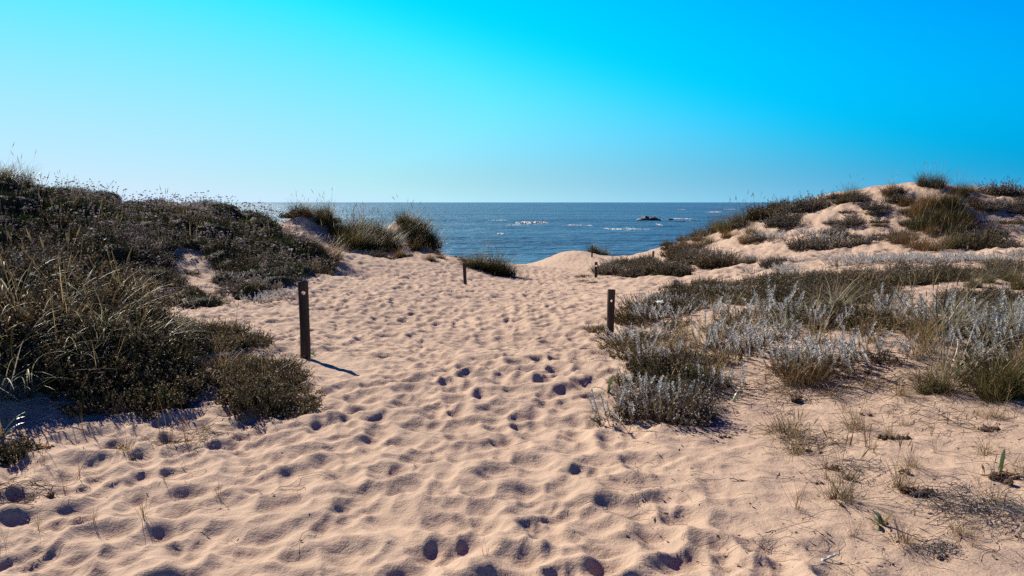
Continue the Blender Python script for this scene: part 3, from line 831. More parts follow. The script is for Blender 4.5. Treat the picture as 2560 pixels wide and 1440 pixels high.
# mid left: grass-crowned mounds
zone('filling the big dark grass clump', [(845, 590), (930, 580), (975, 610), (1000, 635), (930, 632), (860, 625)], [('marram_dark', 3), ('marram', 1), ('heath', 1)], 14, (1.2, 1.7), .5)
zone('clothing the last left mound', [(1015, 560), (1050, 575), (1085, 625), (1040, 632), (1005, 600)], [('marram_dark', 3), ('marram_dry', 1)], 10, (1.1, 1.5), .5)
zone('around the pale sandy mound top', [(740, 532), (780, 525), (825, 545), (850, 590), (820, 590), (800, 550), (750, 545)], [('marram_dark', 2), ('heath', 2), ('marram_dry', 1)], 10, (.8, 1.2), .5)
zone('on the rim before the last left mound', [(960, 632), (1130, 640), (1180, 665), (1100, 655), (960, 645)], [('marram_dry', 2), ('heath_low', 2)], 7, (.5, .8), .8)
for px, py, s, sp, ph in [(775, 535, 1.15, 'marram_dark', 'crowning the pale sandy mound'), (735, 545, .8, 'heath', 'left side of the pale sandy mound'), (815, 560, .9, 'marram', 'right shoulder of the pale sandy mound'),
                          (835, 585, 1.0, 'marram_dry', 'below the pale sandy mound'), (880, 600, 1.25, 'marram_dark', 'left in the big dark grass clump'), (920, 600, 1.35, 'marram_dark', 'middle in the big dark grass clump'),
                          (955, 615, 1.2, 'marram_dark', 'right in the big dark grass clump'), (900, 625, .9, 'marram', 'front of the big dark grass clump'), (970, 630, .8, 'marram_arching', 'drooping before the big dark grass clump'),
                          (1010, 566, 1.0, 'marram', 'on top of the mound nearest the sea'), (1040, 580, 1.1, 'marram_dark', 'on the seaward shoulder of the last left mound'), (1060, 610, 1.1, 'marram_dark', 'low on the seaward side of the last left mound'),
                          (1030, 605, 1.1, 'marram_dark', 'facing the path on the last left mound'), (830, 650, .95, 'marram_dry', 'rust brown with a long shadow on the sand'), (800, 655, .8, 'marram_dry', 'beside the rust brown tuft'), (770, 640, .7, 'marram_dry', 'left of the rust brown tufts'),
                          (1175, 668, .8, 'marram', 'left in the row behind the small left post'), (1205, 678, .95, 'marram', 'middle in the row behind the small left post'), (1235, 684, 1.0, 'marram_dark', 'third in the row behind the small left post'),
                          (1258, 690, .9, 'marram_dark', 'right end of the row behind the small left post'), (1090, 636, .5, 'marram_dry', 'short on the rim left of the small left post'), (1000, 640, .6, 'marram_dry', 'short at the foot of the last left mound'), (940, 640, .7, 'heath_grey', 'at the foot of the big dark grass clump')]:
    spot(sp, px, py, s * (1.5 if sp.startswith('marram') else 1.3), ph)

# right: the high dune
for px, py, s, sp, ph in [(2135, 496, .9, 'marram_dark', 'standing up on the right dune skyline'), (2110, 505, .8, 'marram', 'left shoulder of the right dune skyline'), (2225, 490, .9, 'marram_dry', 'rust tinged left of the right dune summit'), (2250, 500, .9, 'heath', 'below the right dune summit left'),
                          (2310, 470, .9, 'marram', 'left on the right dune summit'), (2345, 470, .9, 'marram', 'right on the right dune summit'), (2290, 545, 1.3, 'marram_dry', 'golden left in the big right dune clump'), (2330, 520, 1.5, 'marram_dry', 'golden top of the big right dune clump'),
                          (2370, 530, 1.4, 'marram_dark', 'dark right in the big right dune clump'), (2350, 565, 1.5, 'marram_dark', 'dark lower middle of the big right dune clump'), (2300, 575, 1.2, 'marram_dark', 'dark lower left of the big right dune clump'), (2400, 560, 1.2, 'marram_dark', 'dark lower right of the big right dune clump'),
                          (2250, 612, .95, 'marram_dry', 'golden left in the row below the right dune clump'), (2290, 622, 1.0, 'marram_dry', 'golden second in the row below the right dune clump'), (2330, 628, 1.0, 'marram_dry', 'orange third in the row below the right dune clump'), (2375, 622, 1.0, 'marram', 'fourth in the row below the right dune clump'),
                          (2420, 618, 1.3, 'heath', 'left of two at the foot of the right dune clump'), (2465, 612, 1.4, 'heath', 'right of two at the foot of the right dune clump'), (2440, 515, 1.0, 'marram_dry', 'small on the slope right of the big clump'), (2470, 520, 1.0, 'heath_grey', 'on the slope far right of the big clump'),
                          (2400, 492, .8, 'marram', 'short on the dune skyline right of the summit'), (2470, 482, 1.1, 'silver_far', 'left on the far right dune top'), (2500, 488, 1.3, 'heath_grey', 'on the far right dune top'), (2540, 492, 1.3, 'silver_far', 'on the far right dune top at the picture edge'),
                          (1890, 548, 1.2, 'marram_dark', 'low on the skyline of the right dune'), (1930, 545, 1.5, 'heath', 'dark on the left arm of the right dune'), (1955, 525, 1.2, 'heath_grey', 'on the skyline of the right dune arm'), (2010, 530, 1.4, 'heath_grey', 'along the sand ridge of the right dune'),
                          (2040, 522, 1.3, 'heath_grey', 'upper end of the sand ridge of the right dune'), (1975, 555, 1.3, 'heath_grey', 'lower end of the sand ridge of the right dune'), (1960, 575, 1.2, 'heath_grey', 'bottom of the grey strip on the right dune'),
                          (1760, 590, 1.2, 'heath', 'seaward end of the right dune'), (1790, 578, 1.4, 'marram', 'green left in the right dune seaward patch'), (1820, 580, 1.4, 'marram', 'green middle in the right dune seaward patch'), (1850, 570, 1.3, 'marram', 'green right in the right dune seaward patch'), (1830, 556, 1.2, 'heath', 'dark above the green seaward patch'), (1790, 560, 1.0, 'heath', 'dark at the seaward skyline of the right dune'),
                          (1870, 603, 1.1, 'marram_dry', 'at the mouth of the right dune hollow'), (1920, 598, 1.1, 'silver_far', 'in the right dune hollow'), (1945, 600, 1.0, 'silver_far', 'right in the right dune hollow'), (1900, 605, .9, 'heath_grey', 'in the right dune hollow'),
                          (2040, 590, 1.1, 'silver_far', 'left on the bare right dune face'), (2060, 610, 1.2, 'silver_far', 'left at the bare right dune foot'), (2090, 622, 1.2, 'heath_grey', 'at the bare right dune foot'), (2020, 625, 1.2, 'heath_grey', 'at the left end of the bare right dune foot'), (2130, 560, .9, 'heath_grey', 'middle of the bare right dune face'), (2190, 535, .9, 'heath_grey', 'upper part of the bare right dune face'),
                          (2160, 615, .8, 'heath_grey', 'small at the bare right dune foot'), (2200, 560, .7, 'heath_low', 'speck on the bare right dune face'), (1575, 634, 1.0, 'marram', 'at the seaward foot of the right dune'), (1600, 625, .7, 'marram_dry', 'small at the seaward foot of the right dune')]:
    spot(sp, px, py, s * ((1.15 if s > 1.15 and px > 2200 else 1.5) if sp.startswith('marram') else 1.45), ph)
zone('scattered on the bare right dune face', [(2040, 560), (2150, 530), (2260, 520), (2280, 600), (2180, 620), (2050, 620)], [('heath_low', 3), ('heath_grey', 3)], 18, (.6, 1.3), .6)
zone('along the right dune skyline', [(1900, 525), (2100, 495), (2300, 468), (2560, 492), (2560, 505), (2300, 485), (1900, 550)], [('heath_grey', 3), ('marram_dry', 2), ('marram', 2), ('heath', 1)], 14, (.7, 1.2), 1.0)
zone('on the far right dune slope', [(2400, 530), (2560, 505), (2560, 625), (2430, 605)], [('heath_grey', 3), ('heath_low', 3), ('silver_far', 1)], 14, (.7, 1.3), .8)
zone('on the seaward arm of the right dune', [(1650, 610), (1760, 580), (1880, 545), (1900, 580), (1800, 610), (1700, 625)], [('heath', 2), ('marram_dry', 2), ('marram', 2), ('heath_grey', 1)], 12, (1.0, 1.5), 1.0)
PLANTS.append(('marram_dark', 5.55, 54.3, 1.35, 'nearest the far post on the small sandy mound'))
PLANTS.append(('marram_dark', 6.3, 54.6, 1.2, 'on the right flank of the small sandy mound'))
zone('massed in the big right dune clump', [(2250, 505), (2400, 500), (2430, 590), (2290, 590)], [('marram_dark', 1), ('marram_dry', 4)], 12, (1.0, 1.35), .6)
zone('on the brown mound behind the right path post', [(1500, 690), (1530, 668), (1600, 655), (1690, 668), (1690, 690), (1560, 694)], [('heath_grey', 3), ('heath', 2)], 20, (1.0, 1.35), .5)
zone('on the second brown mound at right', [(1650, 630), (1740, 615), (1820, 650), (1825, 672), (1730, 668)], [('heath', 3), ('heath_grey', 2), ('marram_dry', 1)], 18, (1.2, 1.7), .7)
zone('beside the far right path post', [(1450, 690), (1490, 690), (1500, 712), (1455, 712)], [('heath_low', 1)], 3, (.5, .7), .5)

# right: the flat behind the near plants
zone('in the silver strip under the right dune', [(2080, 655), (2300, 650), (2560, 640), (2560, 655), (2300, 664), (2080, 668)], [('silver_far', 1)], 20, (.95, 1.25), .55)
zone('in the left silver patch under the right dune', [(1860, 645), (2010, 655), (1990, 690), (1870, 680)], [('silver_far', 3), ('heath_grey', 1)], 10, (.75, 1.0), .55)
zone('in the left half of the brown belt', [(1880, 715), (2020, 695), (2200, 685), (2210, 715), (2000, 738)], [('heath', 3), ('heath_grey', 2), ('heath_low', 1)], 22, (.8, 1.1), .42)
zone('in the right half of the brown belt', [(2200, 685), (2380, 678), (2560, 668), (2560, 700), (2380, 708), (2210, 715)], [('heath', 3), ('heath_grey', 2), ('heath_low', 1)], 22, (.8, 1.1), .42)
zone('in the nearer brown right belt', [(1900, 740), (2080, 735), (2220, 740), (2230, 765), (2050, 765), (1900, 765)], [('heath', 3), ('heath_low', 1)], 24, (.65, .9), .36)
zone('in the green grass of the right flat', [(2390, 690), (2560, 680), (2560, 725), (2420, 725)], [('marram', 2), ('marram_arching', 1)], 7, (.55, .75), .5)
zone('in the strip beside the right path edge', [(1590, 785), (1700, 735), (1880, 735), (1900, 765), (1720, 785), (1600, 825)], [('silver_far', 4), ('heath_low', 4), ('fine', 3), ('heath', 2), ('marram_arching', .5)], 36, (.6, .95), .30)
zone('along the far edge of the strip by the path', [(1690, 718), (1900, 690), (1950, 700), (1880, 728), (1720, 738)], [('heath', 3), ('heath_low', 2)], 10, (.6, .8), .5)
zone('on the brown hump at far right', [(2330, 760), (2450, 730), (2560, 740), (2560, 820), (2420, 815)], [('heath_grey', 2), ('heath', 3)], 12, (.6, .85), .4)
zone('on sand right of the near right post', [(1570, 830), (1700, 810), (1800, 830), (1720, 880), (1580, 880)], [('fine', 3), ('heath_low', 2), ('silver_far', 1)], 14, (.6, .95), .36)
# right: the near silver field and clumps
zone('in the back of the near silver field', [(1720, 850), (1850, 795), (2050, 775), (2300, 790), (2560, 810), (2560, 860), (2200, 850), (1950, 850), (1750, 890)], [('silver_near', 8), ('heath_low', 3), ('straw', 4), ('marram_arching', .6)], 36, (.75, 1.2), .30, 1800)
zone('in the front of the near silver field', [(1760, 900), (1900, 860), (2200, 855), (2560, 870), (2560, 950), (2420, 950), (2280, 925), (2080, 930), (1900, 915)], [('silver_near', 8), ('heath_low', 2), ('straw', 4), ('marram_arching', .6)], 26, (.7, 1.15), .36, 1800)
zone('in the right path edge clump', [(1600, 930), (1700, 900), (1800, 930), (1790, 1000), (1700, 1040), (1580, 1045), (1540, 1030)], [('heath', 3), ('heath_grey', 2), ('heath_low', 1), ('straw', 5), ('silver_near', 1)], 20, (.4, .75), .2)
zone('around the right path edge clump', [(1540, 1000), (1640, 880), (1820, 900), (1810, 1010), (1720, 1060), (1540, 1060)], [('silver_near', 1), ('fine', 3), ('straw', 4)], 12, (.6, 1.0), .26)
zone('in the straw along the silver field front', [(1850, 940), (2100, 940), (2350, 965), (2560, 965), (2560, 1010), (2200, 1000), (1900, 985)], [('fine', 3), ('straw', 4), ('heath_low', 1), ('stalks', 3)], 16, (.6, 1.0), .34)
zone('in the straw between post and silver field', [(1580, 850), (1760, 830), (1900, 800), (1850, 850), (1720, 900), (1600, 900)], [('fine', 3), ('heath_low', 2), ('silver_near', 2), ('straw', 4)], 11, (.6, .9), .4)
for px, py, s, sp, ph in [(2010, 960, .75, 'marram_dry', 'standing in front of the silver field'), (1990, 930, .6, 'marram_arching', 'with looping blades in the silver field'), (1975, 1095, 1.15, 'fine', 'largest sprawling on the sand before the silver field'), (1945, 1080, .9, 'fine', 'left of the largest sprawling tuft'),
                          (2330, 985, .5, 'marram', 'on bare sand right of the sprawling tuft'), (2500, 1000, .7, 'marram', 'near the right picture edge'), (2545, 985, .8, 'marram', 'cut by the right picture edge'), (2480, 860, .8, 'marram_arching', 'arching over the right silver field'), (2540, 840, .9, 'marram_arching', 'arching at the right picture edge'),
                          (2400, 830, .7, 'marram_arching', 'arching on the brown hump'), (2210, 800, .6, 'marram_arching', 'thin in the middle of the silver field'), (2090, 770, .6, 'marram_dry', 'straw coloured behind the silver field'), (2060, 760, .5, 'marram', 'slim and upright behind the silver field'),
                          (2110, 1040, .6, 'stalks', 'short and orange on the right sand'), (2370, 1010, .6, 'stalks', 'on the sand below the right silver field'), (2170, 1130, .9, 'stalks', 'thin in the middle of the right sand'), (1990, 1290, .7, 'stalks', 'lowest on the right sand'), (2280, 1180, .6, 'fine', 'small on the right sand'), (2130, 1360, .6, 'stalks', 'dead near the bottom right'), (2400, 1350, .6, 'fine', 'by the bottom right twigs'),
                          (2450, 1040, .5, 'fine', 'under the right edge marram'), (1690, 1060, .9, 'fine', 'hanging over the path edge'), (1760, 1050, .8, 'fine', 'right of the path edge clump'), (1470, 845, .45, 'fine', 'left of the near right post'), (1500, 880, .6, 'fine', 'at the foot of the near right post'), (1560, 880, .6, 'fine', 'close right of the near right post'), (1500, 830, .5, 'heath_low', 'left of the near right post'), (1560, 800, .6, 'heath_low', 'behind the near right post'),
                          (1490, 930, .4, 'stalks', 'left of the path edge clump')]:
    spot(sp, px, py, s, ph)

zone('on the open sand at lower right', [(1950, 1090), (2560, 1040), (2560, 1400), (2200, 1390)], [('stalks', 4), ('fine', 2), ('straw', 2)], 26, (.35, .75), .28)
zone('on the open sand at lower left', [(0, 1090), (620, 1080), (560, 1300), (0, 1380)], [('stalks', 3), ('fine', 1)], 9, (.35, .7), .5)

def place_plants():
    X = np.array([p[1] for p in PLANTS]); Y = np.array([p[2] for p in PLANTS])
    Z = height(X, Y)
    PX, _ = project(X, Y, Z)
    count = {}
    members = {}
    for i, p in enumerate(PLANTS): members.setdefault((LOOK[p[0]], p[4]), []).append(i)
    rank = {}
    for k, idx in members.items():
        for r, i in enumerate(sorted(idx, key=lambda j: PX[j])): rank[i] = (r, len(idx))
    protos = {}
    for i, (sp, x, y, size, phrase) in enumerate(PLANTS):
        root = bpy.data.objects.new(OBJ_NAME[sp], None); COL.objects.link(root)
        root.empty_display_size = .1
        root.location = (x, y, float(Z[i]) - .01); root.rotation_euler = (0, 0, RNG.random() * 6.283)
        root.scale = (size, size, size * (.88 + .24 * RNG.random()))
        r, n = rank[i]
        lab = f'{LOOK[sp]} {phrase}'
        if n > 1: lab += (', rightmost' if r == n - 1 else ', ' + ORD[r])
        tag(root, lab, CATEGORY[sp], LOOK[sp] + 's on the dunes')
        if sp == 'silver_near':
            b = link('lower_leaves', PROTO['silver_base'][RNG.integers(3)][0], root, kind='stuff')
            for k in range(int(16 + 12 * RNG.random())):
                st = link('stem', STEMS[RNG.integers(len(STEMS))], root)
                a = RNG.random() * 6.283; rr = .30 * math.sqrt(RNG.random())
                st.location = (rr * math.cos(a), rr * math.sin(a), 0)
                st.rotation_euler = (-.5 * rr / .30 * math.sin(a) * RNG.random(), .5 * rr / .30 * math.cos(a) * RNG.random(), RNG.random() * 6.283)
                sc = .55 + .75 * RNG.random(); st.scale = (sc, sc, sc)
            continue
        pr = PROTO[sp][RNG.integers(len(PROTO[sp]))]
        for nm, me in zip(PART_NAMES[sp], pr):
            if me is not None: link(nm, me, root, kind=None if nm == 'woody_core' else 'stuff')
place_plants()

def beyond_frame():
    """the same scrub goes on to both sides of what the photograph shows"""
    rng = np.random.default_rng(5)
    root = bpy.data.objects.new('dune_scrub', None); COL.objects.link(root); root['kind'] = 'stuff'
    root['label'] = 'low dune scrub going on past both edges of the picture'
    n = 0
    while n < 70:
        y = 6 + 34 * rng.random(); side = -1 if rng.random() < .4 else 1
        x = side * y * (.70 + .22 * rng.random()) + side * .3
        if perlin(np.array([x * .35]), np.array([y * .35]), 12)[0] < -.12: continue
        sp = rng.choice(['heath', 'heath_grey', 'straw', 'silver_far', 'heath_low'] if side > 0 else ['heath', 'heath', 'thrift', 'heath_grey', 'straw'])
        sc = (.7 + .6 * rng.random()) * (1.2 if y > 20 else 1)
        for nm, me in zip(PART_NAMES[sp], PROTO[sp][rng.integers(len(PROTO[sp]))]):
            if me is None: continue
            o = link(nm, me, root, kind='stuff'); o.location = (x, y, float(height(np.array([x]), np.array([y]))[0])); o.rotation_euler = (0, 0, rng.random() * 6.28); o.scale = (sc, sc, sc)
        n += 1
beyond_frame()

# ------------------------------------------------------------------ marker posts
def wood_material():
    m, n, l, p = new_mat('weathered_timber')
    tc = n.new('ShaderNodeTexCoord')
    mp = n.new('ShaderNodeMapping'); mp.inputs['Scale'].default_value = (9, 9, .9); l.new(tc.outputs['Object'], mp.inputs[0])
    g = noise(n, 6, 6, .65, mp.outputs[0], l)
    r = ramp(n, [(.3, (.018, .011, .006)), (.55, (.055, .029, .014)), (.75, (.11, .062, .03))]); l.new(g.outputs[0], r.inputs[0])
    b = noise(n, 3.0, 3, .5, tc.outputs['Object'], l)
    rb = ramp(n, [(.35, (.7, .7, .75)), (.7, (1.25, 1.1, 1.0))]); l.new(b.outputs[0], rb.inputs[0])
    mx = n.new('ShaderNodeMix'); mx.data_type = 'RGBA'; mx.blend_type = 'MULTIPLY'; mx.inputs[0].default_value = 1
    l.new(r.outputs[0], mx.inputs[6]); l.new(rb.outputs[0], mx.inputs[7]); l.new(mx.outputs[2], p.inputs['Base Color'])
    p.inputs['Roughness'].default_value = .85
    bp = n.new('ShaderNodeBump'); bp.inputs['Distance'].default_value = .004; l.new(g.outputs[0], bp.inputs['Height']); l.new(bp.outputs[0], p.inputs['Normal'])
    return m
M_WOOD = wood_material()

def post(px, py, d, h, r, lean, label, hole=None, seed=0):
    x, y, z = at(px, py, d)
    z = float(height(np.array([x]), np.array([y]))[0])
    k = 28; zs = np.concatenate([np.linspace(-.35, h - .012, 16), [h - .004, h]])
    rs = np.full(len(zs), r); rs[-2] = r * .97; rs[-1] = r * .9
    a = np.arange(k) * 2 * math.pi / k
    ir = 1 + .03 * np.cos(2 * a + seed) + .02 * np.cos(3 * a + 2 * seed)
    V = []
    for zz, rr in zip(zs, rs):
        w = rr * ir * (1 + .02 * math.sin(zz * 9 + seed))
        V.append(np.stack([w * np.cos(a) + .006 * math.sin(zz * 3 + seed), w * np.sin(a), np.full(k, zz) + (.006 * np.cos(a + seed) if zz > h - .02 else 0)], -1))
    V = np.concatenate(V); S = len(zs)
    i = np.arange(S - 1)[:, None] * k; j = np.arange(k)[None]; j2 = (j + 1) % k
    q = [tuple(f) for f in np.stack([i + j, i + j2, i + k + j2, i + k + j], -1).reshape(-1, 4).tolist()]
    q += [tuple(range((S - 1) * k, S * k)), tuple(reversed(range(k)))]
    me = bpy.data.meshes.new('wooden_post'); me.from_pydata(V.tolist(), [], q); me.materials.append(M_WOOD)
    o = link('wooden_post', me, loc=(x, y, z))
    o.rotation_euler = (0, lean, 0)
    if hole:
        hz, hr, off, tilt = hole
        tv, tq = tube([(0, -.3, 0), (0, .3, 0)], [hr, hr], 18)
        cm = bpy.data.meshes.new('drill'); cm.from_pydata(tv.tolist(), [], tq.tolist() + [list(range(18)), list(range(35, 17, -1))])
        cm.materials.append(M_WOOD)
        import bmesh
        b = bmesh.new(); b.from_mesh(cm); bmesh.ops.recalc_face_normals(b, faces=b.faces); b.to_mesh(cm); b.free()
        b = bmesh.new(); b.from_mesh(me); bmesh.ops.recalc_face_normals(b, faces=b.faces); b.to_mesh(me); b.free()
        c = bpy.data.objects.new('drill', cm); COL.objects.link(c)
        c.location = (x, y, z); c.rotation_euler = (tilt, 0, -math.atan2(x, y) + off)
        c.location = (x + math.sin(lean) * hz, y, z + hz)
        md = o.modifiers.new('hole', 'BOOLEAN'); md.object = c; md.operation = 'DIFFERENCE'; md.solver = 'EXACT'
        dg = bpy.context.evaluated_depsgraph_get(); dg.update()
        nm = bpy.data.meshes.new_from_object(o.evaluated_get(dg)); o.modifiers.clear(); o.data = nm; nm.name = 'wooden_post'
        bpy.data.objects.remove(c)
    for pl in o.data.polygons: pl.use_smooth = False
    return tag(o, label, 'post', 'marker posts along the path')
post(763, 895, 8.8, .86, .055, 0.0, 'tallest and nearest wooden post with a drilled hole, left of the path', (.73, .021, 0, -.10), 1)
post(1523, 875, 11.0, .78, .053, .035, 'nearest wooden post right of the path, with a small drilled hole', (.62, .019, .12, -.10), 2)
post(1163, 711, 24.5, .67, .054, -.03, 'short dark wooden post before the grass row left of the path', None, 3)
post(1490, 696, 29.0, .60, .055, .0, 'dark post with a pale hole at the foot of the brown mound', (.46, .030, 0, -.08), 4)
post(1480, 648, 50.5, .76, .05, .0, 'distant thin post in front of the small sandy mound', None, 5)
post(1633, 636, 44.0, .42, .06, .0, 'farthest stub of a post at the foot of the right dune', None, 6)

# ------------------------------------------------------------------ sea daffodils, driftwood, clods, twigs
def ground_z(x, y): return float(height(np.array([x]), np.array([y]))[0])
def leaf_part(parent, rng, L, w, az, th, bend, col):
    S = 7; s = np.linspace(0, 1, S); ang = th + bend * s ** 1.4
    d = np.stack([np.sin(ang) * math.cos(az), np.sin(ang) * math.sin(az), np.cos(ang)], -1) * (L / (S - 1))
    P = np.concatenate([[[0, 0, -.02]], np.cumsum(d[1:], 0) - [0, 0, .02]])
    side = np.array([-math.sin(az), math.cos(az), 0]); nrm = np.cross(side, unit(np.gradient(P, axis=0)))
    W = w * np.minimum(1, .6 + s) * np.sqrt(np.clip(1 - s ** 4, 0, 1)) + .0005
    V = np.stack([P - side * W[:, None], P - nrm * W[:, None] * .35, P + side * W[:, None]], 1).reshape(-1, 3)
    i = np.arange(S - 1) * 3
    q = np.concatenate([np.stack([i + k, i + k + 1, i + k + 4, i + k + 3], -1) for k in (0, 1)])
    return link('leaf', mesh_np('leaf', V, q, M_STRAP, np.broadcast_to(np.array(col), V.shape), True), parent)

def daffodil(px, py, n, L, label, seed, flower=False, cols=((.10, .15, .07), (.13, .18, .09), (.30, .20, .08))):
    x, y = on_ground(px, py); x, y = float(x[0]), float(y[0])
    rng = np.random.default_rng(seed)
    root = bpy.data.objects.new('sea_daffodil', None); COL.objects.link(root); root.location = (x, y, ground_z(x, y))
    tag(root, label, 'plant', 'sea daffodils in the sand')
    for k in range(n):
        leaf_part(root, rng, L * (.6 + .6 * rng.random()), .009 + .005 * rng.random(), rng.random() * 6.283, .1 + .9 * rng.random(), .3 + 1.2 * rng.random(), cols[0 if rng.random() < .5 else rng.integers(len(cols))])
    if flower:
        h = L * 1.15
        v, q = tube([(0, 0, -.02), (.01, 0, h * .5), (.015, .01, h)], [.005, .0045, .004], 6)
        link('flower_stalk', mesh_np('flower_stalk', v, q, M_STRAP, np.broadcast_to(np.array([.16, .2, .1]), v.shape), True), root)
        g = Geo(); m = 18
        a = rng.random(m) * 6.283; D = unit(np.stack([np.cos(a), np.sin(a), .2 + .7 * rng.random(m)], -1)); sd = unit(np.cross(D, rng.normal(size=(m, 3))))
        g.diamonds(np.repeat(np.array([[.015, .01, h]]), m, 0), D, sd, .08, .012, np.array([.75, .74, .70]))
        link('flower', g.mesh('flower', M_FLOWER), root)
daffodil(2208, 1322, 9, .12, 'young green strap-leaved plant with a curled yellowing leaf on lower right sand', 1)
daffodil(2500, 1188, 5, .17, 'strap-leaved plant with few upright blue-green leaves near right edge', 2)
daffodil(1645, 800, 4, .22, 'strap-leaved plant with a white star flower right of the near right post', 3, True)
daffodil(727, 668, 4, .35, 'white flower standing on the end of the left dune', 4, True)
daffodil(1545, 745, 5, .25, 'flat strap-leaved plant lying on sand behind the near right post', 5)
daffodil(5, 1105, 5, .30, 'strap leaves cut by the left picture edge', 6)
daffodil(1520, 985, 3, .26, 'two or three curled green strap leaves on the right path edge', 7, cols=((.09, .12, .05),))
daffodil(1830, 1010, 3, .20, 'single bent strap leaves right of the path edge clump', 8, cols=((.11, .14, .06),))
daffodil(783, 890, 4, .13, 'small green seedling at the right foot of the near left post', 9)

M_DRIFT = mat_plain('driftwood', (.42, .40, .38), .85, 40, (.60, .57, .54), .002)
def stick(px, py, L, r, az, rise, label, name='driftwood_stick', mat=None, seed=0):
    x, y = on_ground(px, py); x, y = float(x[0]), float(y[0]); rng = np.random.default_rng(seed + 5)
    S = 9; s = np.linspace(-.5, .5, S)
    P = np.stack([s * L * math.cos(az), s * L * math.sin(az), rise * (s + .5) * L + r * .8], -1) + rng.normal(size=(S, 3)) * L * .02
    v, q = tube(P, r * (1 - .5 * np.abs(s)) * (1 + .2 * rng.normal(size=S)), 7)
    q = q.tolist() + [list(range(6, -1, -1)), list(range((S - 1) * 7, S * 7))]
    me = bpy.data.meshes.new(name); me.from_pydata(v.tolist(), [], q); me.materials.append(mat or M_DRIFT)
    return tag(link(name, me, loc=(x, y, ground_z(x, y))), label, 'stick', 'driftwood on the sand')
stick(587, 1000, .17, .011, .85, .5, 'white bleached stick leaning in the brush below the near left post', seed=1)
stick(610, 1030, .10, .014, .1, .05, 'pale flat chip of wood under the path edge bush', seed=2)
stick(2068, 1413, .11, .007, .55, .1, 'short white bleached scrap with a dark end, lower right sand', seed=3)
stick(1930, 1345, .10, .003, .3, .02, 'thin dark twig end lying on lower right sand', mat=M_ROCK, seed=4)
stick(1945, 1210, .16, .0035, 1.1, .0, 'thin dark stick in the big smooth hollow at right', mat=M_ROCK, seed=6)
stick(1850, 1225, .12, .003, 2.9, .05, 'thin dark stick left of the big smooth hollow', mat=M_ROCK, seed=8)

# a red petal
def petal():
    x, y = on_ground(2080, 1260); x, y = float(x[0]), float(y[0])
    P, q = lump(12, 7, 4, .25); P = P * np.array([.017, .010, .008])
    m = mat_plain('red_petal', (.42, .035, .02), .6)
    tag(link('red_seed_pod', mesh_np('red_seed_pod', P, q, m, smooth=True), loc=(x, y, ground_z(x, y) + .006)), 'small bright red pod lying on the right sand', 'pod')
petal()

M_CLOD = mat_plain('dead_root', (.035, .02, .012), .95, 30, (.11, .06, .03), .004)
def clod(px, py, size, n, label, seed):
    """a knot of dead roots and leaf scraps"""
    x, y = on_ground(px, py); x, y = float(x[0]), float(y[0]); rng = np.random.default_rng(seed)
    pcs = []; off = 0; V = []; Q = []
    root = bpy.data.objects.new('dead_plant_clod', None); COL.objects.link(root); root.location = (x, y, ground_z(x, y))
    tag(root, label, 'dead plant', 'dark dead plant clods on the sand')
    for k in range(n):
        P, q = lump(9, 6, seed * 7 + k, .6, 2.2)
        P = P * size * (.16 + .22 * rng.random()) * np.array([1, 1, .8]) + np.array([rng.normal() * size * .55, rng.normal() * size * .4, size * .12])
        V.append(P); Q.append(q + off); off += len(P)
    link('lumps', mesh_np('lumps', np.concatenate(V), np.concatenate(Q), M_CLOD), root, kind='stuff')
    g = Geo(); m = 16 + 5 * n
    B = rng.normal(size=(m, 3)) * [size * .7, size * .5, size * .12] + [0, 0, size * .15]
    D = unit(rng.normal(size=(m, 3)) + [0, 0, .3]); sd = unit(np.cross(D, rng.normal(size=(m, 3))))
    g.diamonds(B, D, sd, size * (.3 + .7 * rng.random(m)), size * .06, pal(rng, m, RUST + STRAW[:2] + [(.05, .03, .02)]))
    link('leaf_scraps', g.mesh('leaf_scraps', M_GRASS), root, kind='stuff')
CLODS = [(1810, 1097, .045, 4, 'lone dark clod on sand below the path edge clump'), (2215, 1108, .05, 7, 'left half of the dark crumbly streak on right sand'), (2260, 1102, .05, 6, 'right half of the dark crumbly streak on right sand'),
         (2170, 1042, .04, 3, 'small dark clod under the silver field'), (2080, 1185, .06, 7, 'brown crumbling clod at the rim of the smooth hollow'), (2120, 1205, .05, 6, 'dark crumbs right of the rim clod'), (2045, 1222, .03, 3, 'small round clod below the smooth hollow'),
         (2260, 1195, .045, 4, 'dark clod above the brown root mass'), (2265, 1235, .06, 8, 'left end of the brown root mass at lower right'), (2310, 1245, .07, 9, 'right end of the brown root mass at lower right'), (2500, 1200, .08, 9, 'rust-coloured root mass behind the strap leaves at right edge'),
         (2470, 1075, .06, 7, 'brown scraps under the right edge marram'), (2100, 1282, .03, 3, 'small clod below the red pod'), (2360, 1395, .03, 3, 'small clod near the bottom right corner'), (2025, 1135, .04, 4, 'dark clod right of the sprawling tuft'), (1245, 1150, .018, 2, 'tiny dark crumb in the middle of the path'),
         (300, 1120, .05, 5, 'dark scraps in the shade of the left hummock'), (330, 1160, .03, 3, 'small clod on sand before the left hummock'), (60, 1130, .06, 6, 'rusty scraps at the left picture edge'), (110, 1140, .05, 5, 'dark scraps right of the rusty ones at left edge'),
         (585, 1100, .04, 2, 'orange dried scraps by the bent stalk at left'), (120, 1250, .04, 4, 'dark crumbs in the shade at lower left'), (480, 800, .03, 2, 'speck of scraps behind the hummock row'), (1480, 905, .03, 3, 'dark crumbs left of the near right post foot'), (1990, 1000, .07, 7, 'rusty heap at the foot of the straw tuft'), (2170, 930, .05, 6, 'dark rusty heap in the silver field')]
for k, (px, py, sz, n, lab) in enumerate(CLODS): clod(px, py, sz, n, lab, 40 + k)

